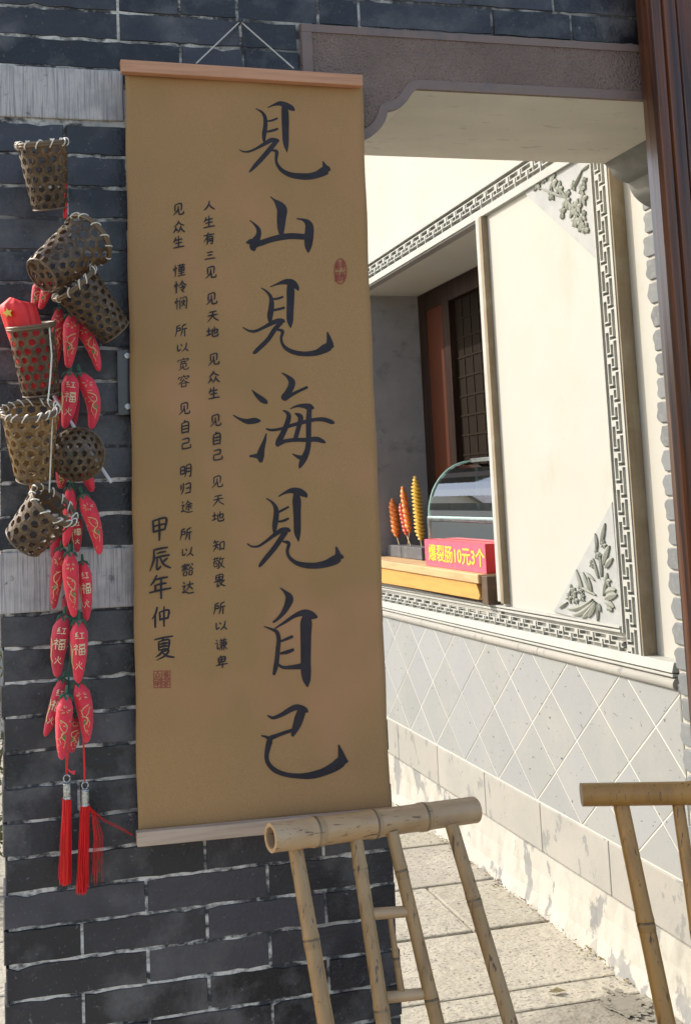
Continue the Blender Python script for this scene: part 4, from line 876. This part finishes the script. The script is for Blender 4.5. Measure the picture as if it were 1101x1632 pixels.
# the ball shaped one
C0 = Vector(at(124, 724, 1, 1.985)); rB = 39 * 2.13 / FPX
b6 = thing('woven_basket', tuple(C0), 'round ball shaped woven basket with a white stick through it', 'basket', G)
dirv = (Vector(CAM) + Vector((-.25, 0, .05)) - C0).normalized(); e1 = dirv.cross(Vector((0, 0, 1))).normalized(); e2 = e1.cross(dirv)
m = MB()
for sgn in (1, -1):
    def mp(u, v, e):
        p = Vector((u, v)) * .017; a = min(p.length / rB, 1.56); d = p.normalized() if p.length > 1e-9 else p
        flat = .80 + .20 * math.sin(a) if sgn > 0 else 1
        return C0 + (e1 * d.x + e2 * d.y) * (math.sin(a) * rB + e) + dirv * (sgn * math.cos(a) * rB * .86)
    for j in range(-5, 6):
        for i in range(-5, 6):
            cx, cy = i + .5 * (j % 2), j * .866
            if math.hypot(cx, cy) * .017 < rB * 1.62: hexring(m, cx, cy, mp, seed=j * 31 + i + 300)
m.build('woven_body', 'weave', b6, solid=.0011, fixn=False)
m = MB()
for k, (off, tl) in enumerate(((-.15, .1), (.0, -.12), (.2, .08), (.36, -.05), (-.32, .04))):
    rr_ = rB * math.sqrt(max(.05, 1 - off * off)) * 1.01
    m.tube([C0 + dirv * (off * rB * .86 - .35 * rB * .4) + (e1 * math.cos(a) + e2 * math.sin(a)) * rr_ + dirv * tl * rB * math.sin(a) for a in np.linspace(0, 2 * math.pi, 33)], .0016, n=6)
m.build('woven_hoop', 'rim', b6, smooth=True)
wsx = thing('white_stick', tuple(at(130, 700, 1, 2.03)), 'thin white stick poking slantwise through the round woven ball', 'stick')
m = MB(); m.tube([at(86, 631, 1, 2.05), at(128, 694, 1, 2.02), at(178, 769, 1, 1.985)], .0031, n=8); m.build('stick_rod', 'whitepl', wsx)
m = MB(); m.tube([at(49, 765, 1, 1.99), at(49, 775, 1, 1.985), at(50, 787, 1, 1.975)], .0022, n=6); m.build('orange_cord', 'sausage', b5)
m = MB(); m.tube([at(105, 222, 1, 2.03), at(107, 262, 1, 2.04), at(108, 300, 1, 2.05), at(109, 342, 1, 2.045)], .0011, n=5); m.build('hanging_wire', 'whitepl', b1)
m = MB(); m.tube([at(79, 520, 1, 1.95), at(83, 566, 1, 1.945), at(81, 600, 1, 1.945), at(77, 640, 1, 1.94)], .0014, n=5); m.tube([at(84, 660, 1, 1.92), at(82, 720, 1, 1.94), at(79, 785, 1, 1.945)], .0013, n=5); m.build('hanging_wire', 'tie', b5)

# flag pushed into the basket
fg = thing('small_flag', tuple(at(60, 610, 1, 1.995)), 'bright red folded flag with a yellow star standing in the woven basket', 'flag')
A, B = Vector(at(27, 486, 1, 1.98)), Vector(at(65, 618, 1, 2.0)); ax = (B - A).normalized(); e1 = Vector((1, 0, 0)); e1 = (e1 - ax * e1.dot(ax)).normalized(); e2 = e1.cross(ax)
m = MB(); N = 48; NR = 18; vs = []
for j in range(NR + 1):
    t = j / NR; r = (26 - 5 * t) * 2.13 / FPX * (math.sqrt(max(0, 1 - (1 - min(t * 7, 1)) ** 2)) * .55 + .45 if t < .15 else 1)
    if j == 0: r *= .55
    for i in range(N):
        a = 2 * math.pi * i / N; pl_ = 1 + .09 * math.cos(a * 5 + .6) * min(1, .3 + t * 2) + .05 * math.cos(a * 11 + t * 3)
        sl_ = e1 * 0
        vs.append(A + ax * ((B - A).length * t + (.006 * math.cos(a - .3) - .010) * (1 - t)) + (e1 * math.cos(a) + e2 * math.sin(a)) * r * pl_)
m.add(vs, [(j * N + i, j * N + (i + 1) % N, (j + 1) * N + (i + 1) % N, (j + 1) * N + i) for j in range(NR) for i in range(N)] + [tuple(range(N))])
m.build('flag_cloth', 'flag', fg, smooth=True)
m = MB(); c_ = Vector(at(13, 498, 1, 1.946)); pts = []
for i in range(10):
    a = math.pi / 2 + i * math.pi / 5 + .25; r = (.0085 if i % 2 == 0 else .0036); pts.append((c_.x + math.cos(a) * r, c_.z + math.sin(a) * r))
m.prism(pts, 1, 1.9455, 1.958); m.build('yellow_star', 'star', fg)

# ------------------------------------------------------------------ string of felt chilies
gd = thing('chili_garland', tuple(at(112, 1000, 1, 2.06)), 'hanging string of red felt chilies with gold print and two red tassels', 'garland')
def chili(top, tip, wpx, yc, bend=0.0, deco=None, mt='chili', capd=True):
    R = wpx / 2 * 2.1 / FPX; A = Vector(at(*top, 1, yc)); B = Vector(at(*tip, 1, yc - .002)); ax = (B - A); Lh = ax.length; ax.normalize()
    side = ax.cross(Vector((0, -1, 0))).normalized(); side = -side if side.x < 0 else side
    def cen(s): return A + ax * (Lh * s) + side * (bend * R * 4 * s * (1 - s))
    def rad(s):
        return R * (min(1, .50 + 2.6 * s) if s < .2 else 1.0 - .66 * ((s - .2) / .8) ** 2.1) * (math.sqrt(max(0, 1 - ((s - .92) / .08) ** 2)) if s > .92 else 1) * (1 + .025 * math.sin(s * 40))
    m = MB(); ss = list(np.linspace(0, .9, 16)) + [.93, .96, .985, .998]
    m.tube([A - ax * R * .18] + [cen(s) for s in ss], [R * .22] + [max(rad(s), R * .05) for s in ss], n=16)
    o = m.build('chili', mt, gd, smooth=True)
    def on(s, q, e=.0007):
        r = rad(s); q = max(-.97, min(.97, q)); return cen(s) + side * (q * r) + Vector((0, -1, 0)) * (math.sqrt(1 - q * q) * r + e)
    def stroke(mb, pts, w):
        P = [np.array(p, float) for p in catmull(pts, 5)]; vs = []; LAY[0] += 1; e = .0007 + (LAY[0] % 40) * .00001
        for i, p in enumerate(P):
            t = P[min(i + 1, len(P) - 1)] - P[max(i - 1, 0)]; t = np.array([t[0] * Lh, t[1] * R]); t = t / (np.hypot(*t) or 1)
            nn = np.array([-t[1] / Lh, t[0] / R]) * w / 2; vs += [on(p[0] + nn[0], p[1] + nn[1], e), on(p[0] - nn[0], p[1] - nn[1], e)]
        mb.add(vs, [(2 * i, 2 * i + 1, 2 * i + 3, 2 * i + 2) for i in range(len(P) - 1)])
    if deco == 'glyph':
        mb = MB()
        for c, s0, hs, ww in (('红', .22, .13, .55), ('福', .44, .19, .72), ('火', .70, .15, .66)):
            for st in CH[c]:
                p = [tuple(float(v) for v in a.split(',')) for a in st.split()]
                stroke(mb, [(s0 + (y - 50) / 100 * hs, (x - 50) / 50 * ww) for x, y in p], .0017 if c == '福' else .0014)
        mb.build('lettering', 'glyph', o, fixn=False)
        mb = MB(); stroke(mb, [(.36, -.95), (.5, -.8), (.62, -.92), (.75, -.8)], .0018); mb.build('gold_print', 'gold', o, fixn=False)
    elif deco:
        mb = MB(); rr = random.Random(int(top[0] * 3 + top[1]))
        for i in range(9):
            a = i * 2 * math.pi / 9 + rr.random(); k = rr.uniform(.9, 1.2)
            stroke(mb, [(.2 + math.cos(a) * .03 * k, math.sin(a) * .28 * k), (.2 + math.cos(a) * .045 * k, math.sin(a) * .42 * k), (.2 + math.cos(a) * .065 * k, math.sin(a) * .62 * k)], .0011)
        fl_ = rr.choice((-1, 1))
        stroke(mb, [(.36, -.5 * fl_), (.40, .1 * fl_), (.46, .45 * fl_), (.54, .3 * fl_), (.58, -.2 * fl_), (.64, -.1 * fl_), (.70, .4 * fl_), (.80, .2 * fl_)], .0017)
        stroke(mb, [(.42, -.55 * fl_), (.50, -.3 * fl_), (.56, .0), (.66, -.45 * fl_), (.74, -.2 * fl_)], .0013)
        for i in range(9):
            s0_, q0_ = rr.uniform(.34, .88), rr.uniform(-.75, .75); a = rr.random() * 6.28
            stroke(mb, [(s0_, q0_), (s0_ + .022 * math.cos(a), q0_ + .2 * math.sin(a)), (s0_ + .03 * math.cos(a + .9), q0_ + .3 * math.sin(a + .9))], .0009)
        mb.build('gold_print', 'gold', o, fixn=False)
        mb = MB(); stroke(mb, [(.60, .15 * fl_), (.635, .3 * fl_), (.67, .2 * fl_)], .005); mb.build('green_print', 'greenp', o, fixn=False)
    if capd:
        mb = MB(); c0 = A - ax * R * .05
        mb.tube([c0 - ax * R * 1.1, c0 - ax * R * .3], [R * .14, R * .2], n=6)
        for i in range(5):
            a = i * 1.257 + .4; d = side * math.cos(a) + Vector((0, -1, 0)) * math.sin(a); d2 = ax.cross(d)
            tipp = c0 + d * R * .95 + ax * R * .55; midp = c0 + d * R * .62 - ax * R * .02
            mb.add([c0 - ax * R * .25, midp + d2 * R * .34, tipp, midp - d2 * R * .34], [(0, 1, 2, 3)])
        mb.build('stem_cap', 'leaf', o, solid=.0012)
    return o
YF, YM, YBk = 2.035, 2.058, 2.080
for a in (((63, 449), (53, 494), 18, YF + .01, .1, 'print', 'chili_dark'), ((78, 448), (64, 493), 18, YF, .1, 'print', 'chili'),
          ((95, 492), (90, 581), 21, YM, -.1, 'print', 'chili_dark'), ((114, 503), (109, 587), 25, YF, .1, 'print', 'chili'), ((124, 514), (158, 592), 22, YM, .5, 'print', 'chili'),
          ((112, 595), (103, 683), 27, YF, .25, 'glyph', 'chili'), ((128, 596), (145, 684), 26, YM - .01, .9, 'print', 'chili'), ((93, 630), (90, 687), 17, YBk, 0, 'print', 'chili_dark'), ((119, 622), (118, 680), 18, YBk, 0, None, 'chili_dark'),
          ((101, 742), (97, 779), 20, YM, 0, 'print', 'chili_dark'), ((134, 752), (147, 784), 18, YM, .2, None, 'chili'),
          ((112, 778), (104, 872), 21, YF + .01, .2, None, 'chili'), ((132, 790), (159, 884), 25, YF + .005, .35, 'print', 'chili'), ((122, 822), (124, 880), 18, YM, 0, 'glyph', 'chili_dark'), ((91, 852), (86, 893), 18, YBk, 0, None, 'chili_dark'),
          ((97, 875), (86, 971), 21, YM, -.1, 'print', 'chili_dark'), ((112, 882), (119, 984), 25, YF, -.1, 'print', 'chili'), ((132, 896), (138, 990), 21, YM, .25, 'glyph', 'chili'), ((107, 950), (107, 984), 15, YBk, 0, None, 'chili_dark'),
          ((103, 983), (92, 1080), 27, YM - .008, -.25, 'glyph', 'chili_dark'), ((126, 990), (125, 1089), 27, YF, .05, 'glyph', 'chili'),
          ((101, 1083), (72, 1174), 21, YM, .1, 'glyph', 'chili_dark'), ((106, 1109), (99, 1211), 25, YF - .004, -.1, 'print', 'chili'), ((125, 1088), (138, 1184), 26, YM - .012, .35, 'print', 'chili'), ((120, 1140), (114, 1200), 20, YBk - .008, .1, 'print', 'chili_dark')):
    chili(*a[:5], deco=a[5], mt=a[6])
mb = MB()     # red cords that carry the tassels, green twine between the clusters
for pts in (((107, 1186), (106, 1212), (106, 1236)), ((109, 1180), (109, 1205), (107, 1237)), ((133, 1178), (134, 1215), (135, 1247)), ((134, 1180), (135.5, 1215), (136, 1247))):
    mb.tube([at(x, y, 1, 2.062 if y > 400 else 2.05) for x, y in pts], .0011 if pts[0][1] > 400 else .0035, n=6)
mb.build('red_cord', 'redthread', gd)
mb = MB(); mb.tube([at(x, y, 1, 2.02) for x, y in ((106, 286), (106, 318), (104, 348))], [.0022, .0036, .0034], n=8); mb.build('red_ribbon', 'redthread', gd)
mb = MB(); mb.tube([at(x, y, 1, 2.07) for x, y in ((110, 490), (112, 590), (116, 690), (118, 780), (115, 880), (117, 985), (110, 1080), (108, 1112))], .0022, n=6); mb.build('green_twine', 'leaf', gd)
mb = MB(); q = [at(107, 1224, 1, 2.058), at(114, 1229, 1, 2.056), at(121, 1228, 1, 2.057), at(119, 1235, 1, 2.057), at(112, 1231, 1, 2.058)]; mb.add(q, [(0, 1, 2, 3, 4)]); mb.build('ribbon_tail', 'chili', gd, solid=.0008)
def tassel(ring, cap0, cap1, thr0, thr1, rcap, seed):
    rr = random.Random(seed); y = 2.06; d = 2.1 / FPX
    a, b = Vector(at(*cap0, 1, y)), Vector(at(*cap1, 1, y)); r = rcap * d
    th = MB(); e0, e1_ = Vector(at(*thr0, 1, y)), Vector(at(*thr1, 1, y))
    for i in range(150):
        an = rr.random() * 6.283; q = math.sqrt(rr.random()); k = rr.uniform(1.0, 1.5); L0 = rr.uniform(.93, 1.02)
        o0 = Vector((math.cos(an), math.sin(an), 0)) * r * q * .95; o1 = o0 * k + Vector((rr.gauss(0, .0012), rr.gauss(0, .001), 0))
        mid = e0.lerp(e1_, .5) + (o0 + o1) / 2 + Vector((rr.gauss(0, .0008), rr.gauss(0, .0008), 0))
        th.tube([e0 + o0, mid, e0.lerp(e1_, L0) + o1], .00062, n=4, cap=False)
    root = th.build('tassel', 'redthread', gd)
    m = MB(); n_ = 9; pts = [a.lerp(b, t) for t in (-.02, 0, .06, .12, .3, .5, .7, .88, .94, 1, 1.02)]; m.tube(pts, [r * f for f in (.3, .82, .95, .88, .9, .94, .9, .9, 1.0, .98, .6)], n=18); m.build('tassel_cap', 'silver', root)
    c = Vector(at(*ring, 1, y)); m = MB(); m.tube([c + Vector((math.cos(t), 0, math.sin(t) * 1.15)) * .0058 for t in np.linspace(0, 2 * math.pi, 17)], .0013, n=6); m.build('tassel_ring', 'silver', root, smooth=True)
    return root
t1 = tassel((107, 1241), (107, 1248), (107.5, 1273), (107, 1271), (104.5, 1408), 6.6, 1)
t2 = tassel((136, 1252), (136, 1258), (136, 1284), (136, 1282), (130.5, 1422), 6.8, 2)
mb = MB(); rr = random.Random(5)
for i in range(26):
    x0 = 143 + rr.random() * 2; xe = rr.uniform(150, 166); mb.tube([at(x0, 1285 + rr.random() * 4, 1, 2.06), at(x0 + (xe - x0) * .5, 1296 + rr.random() * 6, 1, 2.066), at(xe - 1, 1325 + rr.random() * 20, 1, 2.07), at(xe - rr.uniform(0, 6), 1370 + rr.random() * 42, 1, 2.078)], .00028, n=3, cap=False)
for i in range(3): mb.tube([at(143, 1286, 1, 2.06), at(165, 1305 + i * 2, 1, 2.068), at(190, 1317 + i * 2, 1, 2.07), at(212, 1330 + i, 1, 2.07)], .0004, n=3, cap=False)
mb.build('loose_thread', 'redthread', t2)

# ------------------------------------------------------------------ bamboo chairs
def pole(m, p0, p1, r0, r1, nodes=(), hollow=False, n=18, bow=.0):
    p0, p1 = Vector(p0), Vector(p1); pts, rad, tn = [], [], []
    ts = set(np.linspace(0, 1, 13))
    L_ = (p1 - p0).length
    for q in nodes:
        for d in (-.014, -.006, -.0025, -.0012, .0012, .0028, .007, .015): ts.add(max(0, min(1, q + d / L_)))
    ts = sorted(ts); sd = random.random() * 6
    sdv = (p1 - p0).cross(Vector((.3, .5, .2))).normalized()
    for t in ts:
        r = r0 + (r1 - r0) * t; k = 1.0; c = 1.0 + .05 * math.sin(t * 9 + sd)
        for q in nodes:
            d = abs(t - q) * L_
            if d < .016: k = max(k, 1 + .10 * (1 - d / .016))
            if d < .0024: k *= .955; c = .30
            elif d < .008 and t > q: c *= .80
        pts.append(p0.lerp(p1, t) + sdv * (bow * math.sin(math.pi * t) * L_)); rad.append(r * k); tn.append((c, c * .98, c * .95))
    m.tube(pts, rad, n=n, tints=tn, tint=(.5, .46, .42), bore=(.70, .10) if hollow else None)
def px(q, y): return Vector(at(q[0], q[1], 1, y))
def rpx(r, y): return r * y * 1.02 / FPX
def to_floor(a, b): return a.lerp(b, (a.z - .002) / (a.z - b.z))
def chair(label, railp, legs, rungs, spind, mt, mtr, loc, seat_y, inner=()):
    root = thing('bamboo_chair', loc, label, 'bamboo chair', None)
    (a, ya), (b, yb), rr_, nodes, hollow, ext = railp
    p0, p1 = px(a, ya), px(b, yb); p1 = p0.lerp(p1, ext)
    m = MB(); pole(m, p0, p1, rpx(rr_, ya), rpx(rr_ * .97, ya), nodes, hollow, n=24); m.build('top_rail', mtr, root, smooth=True)
    feet = []
    for (a, b, y0, y1, w0, w1, nd, nm) in legs:
        q0, q1 = px(a, y0), px(b, y1); q2 = to_floor(q0, q1); m = MB(); f = (q1 - q0).length / (q2 - q0).length
        pole(m, q0, q2, rpx(w0, y0), rpx(w1, y1), [t * f for t in nd] + [f + .25], n=18, bow=.002)
        m.build(nm, mt, root, smooth=True); feet.append((q0, q2))
    for (a, b, y, r) in rungs:
        m = MB(); pole(m, px(a, y), px(b, y), rpx(r, y), rpx(r * .95, y), (), n=14); m.build('rung', mtr, root, smooth=True)
    for (a, b, y0, y1, r0, r1) in spind:
        m = MB(); pole(m, px(a, y0), px(b, y1), rpx(r0, y0), rpx(r1, y1), (.55,), n=12); m.build('spindle', mt, root, smooth=True)
    # seat below the picture's edge
    fa, fb = feet[0], feet[-1]; at38 = lambda f: f[0].lerp(f[1], (f[0].z - .36) / f[0].z)
    s0, s1 = at38(fa), at38(fb); fwd = Vector((0, -.34, 0))
    m = MB(); 
    for q0, q1 in ((s0, s1), (s0 + fwd, s1 + fwd), (s0, s0 + fwd), (s1, s1 + fwd)): m.tube([q0, q1], .013, n=10)
    for i in range(1, 9): t = i / 9; m.tube([s0.lerp(s1, t) + Vector((0, 0, .008)), s0.lerp(s1, t) + fwd + Vector((0, 0, .008))], .009, n=8)
    m.build('seat', mt, root, smooth=True)
    for s_ in (s0, s1):
        q = s_ + fwd; m = MB(); pole(m, (q.x, q.y, q.z + .02), (q.x, q.y - .03, .002), .014, .014, (.5,)); m.build('leg', mt, root, smooth=True)
    return root
Z = lambda x, y: (400 + x / 2.7525, 1230 + y / 2.7525)
yT, yL = 1.90, 1.81
chair('pale bamboo chair back standing in front of the scroll end, with a hollow rail end', (((431, 1335.5), yT - .035), ((756, 1290.5), yT + .055), 22, (.20, .475, .725), True, 1.0),
      [(Z(192, 318), Z(325, 1107), yT - .002, yL, 11.5, 15.5, (.545,), 'leg'), (Z(458, 280), Z(577, 1107), yT - .002, yL, 10.5, 13.5, (.185, .93), 'inner_post'),
       (Z(618, 262), Z(813, 1107), yT - .002, yL, 10, 13.5, (.21, .875), 'inner_post'), (Z(878, 230), Z(1108, 1020), yT - .002, yL, 11, 13.5, (.43,), 'leg')],
      [(Z(530, 624), Z(690, 612), 1.862, 9), (Z(590, 990), Z(770, 972), 1.828, 9)], [(Z(608, 628), Z(660, 975), 1.862, 1.828, 4.2, 6)], 'bamboo', 'bamboo_rail', tuple(px((590, 1310), yT)), 1.6)
Z = lambda x, y: (760 + x / 3.229, 1200 + y / 3.229)
chair('brown bamboo chair at the right edge with its flat top rail cut by the frame', ((Z(535, 215), 1.80), (Z(1101, 207), 1.735), 18.5, (.45, .8), False, 2.3),
      [(Z(735, 245), Z(968, 1395), 1.782, 1.68, 13, 16, (.565,), 'leg'), (Z(1030, 245), Z(1150, 1100), 1.748, 1.67, 10, 12.5, (.8,), 'inner_post'), (Z(1300, 245), Z(1420, 1100), 1.71, 1.63, 10, 12.5, (.4,), 'inner_post'), (Z(1600, 245), Z(1740, 1100), 1.68, 1.60, 13, 15, (.5,), 'leg')],
      [], [], 'bamboo_b', 'bamboo_b', tuple(px(Z(1000, 210), 1.74)), 1.5)

# ------------------------------------------------------------------ beyond the left end of the wall
cw = thing('courtyard_wall', (-1, 9, 0), 'pale plastered courtyard wall far behind the left end of the brick wall', 'wall')
m = MB(); m.box((-7, 9, 0), (.6, 9.3, 2.5)); m.build('plaster', 'plaster', cw)
m = MB(); m.prism([(8.9, 2.5), (9.4, 2.5), (9.15, 2.68)], 0, -7.05, .65); m.build('coping', 'jambgrey', cw)
sb_ = thing('shrub', (-.15, 4.2, 0), 'yellow green leafy shrub glimpsed past the left end of the brick wall', 'shrub')
m = MB(); rr = random.Random(4)
for i in range(900):
    a, q = rr.random() * 6.283, math.sqrt(rr.random()); z = rr.uniform(.12, .86); w = .34 * math.sin(math.pi * (z / 1.0)) ** .6 * q
    c = Vector((-.15 + math.cos(a) * w, 4.2 + math.sin(a) * w, z)); d = Vector((rr.gauss(0, 1), rr.gauss(0, 1), rr.gauss(.3, .7))).normalized(); s_ = d.cross(Vector((rr.random(), rr.random(), rr.random()))).normalized()
    L_ = rr.uniform(.03, .06); m.add([c, c + d * L_ * .5 + s_ * L_ * .2, c + d * L_, c + d * L_ * .5 - s_ * L_ * .2], [(0, 1, 2, 3)])
m.build('leaves', 'foliage', sb_, fixn=False)
m = MB()
for i in range(7):
    a = i * .9; m.tube([(-.15 + .02 * math.cos(a), 4.2 + .02 * math.sin(a), 0), (-.15 + .08 * math.cos(a), 4.2 + .08 * math.sin(a), .35), (-.15 + .2 * math.cos(a), 4.2 + .2 * math.sin(a), .75)], [.008, .006, .003], n=6)
m.build('stem', 'cdark', sb_)
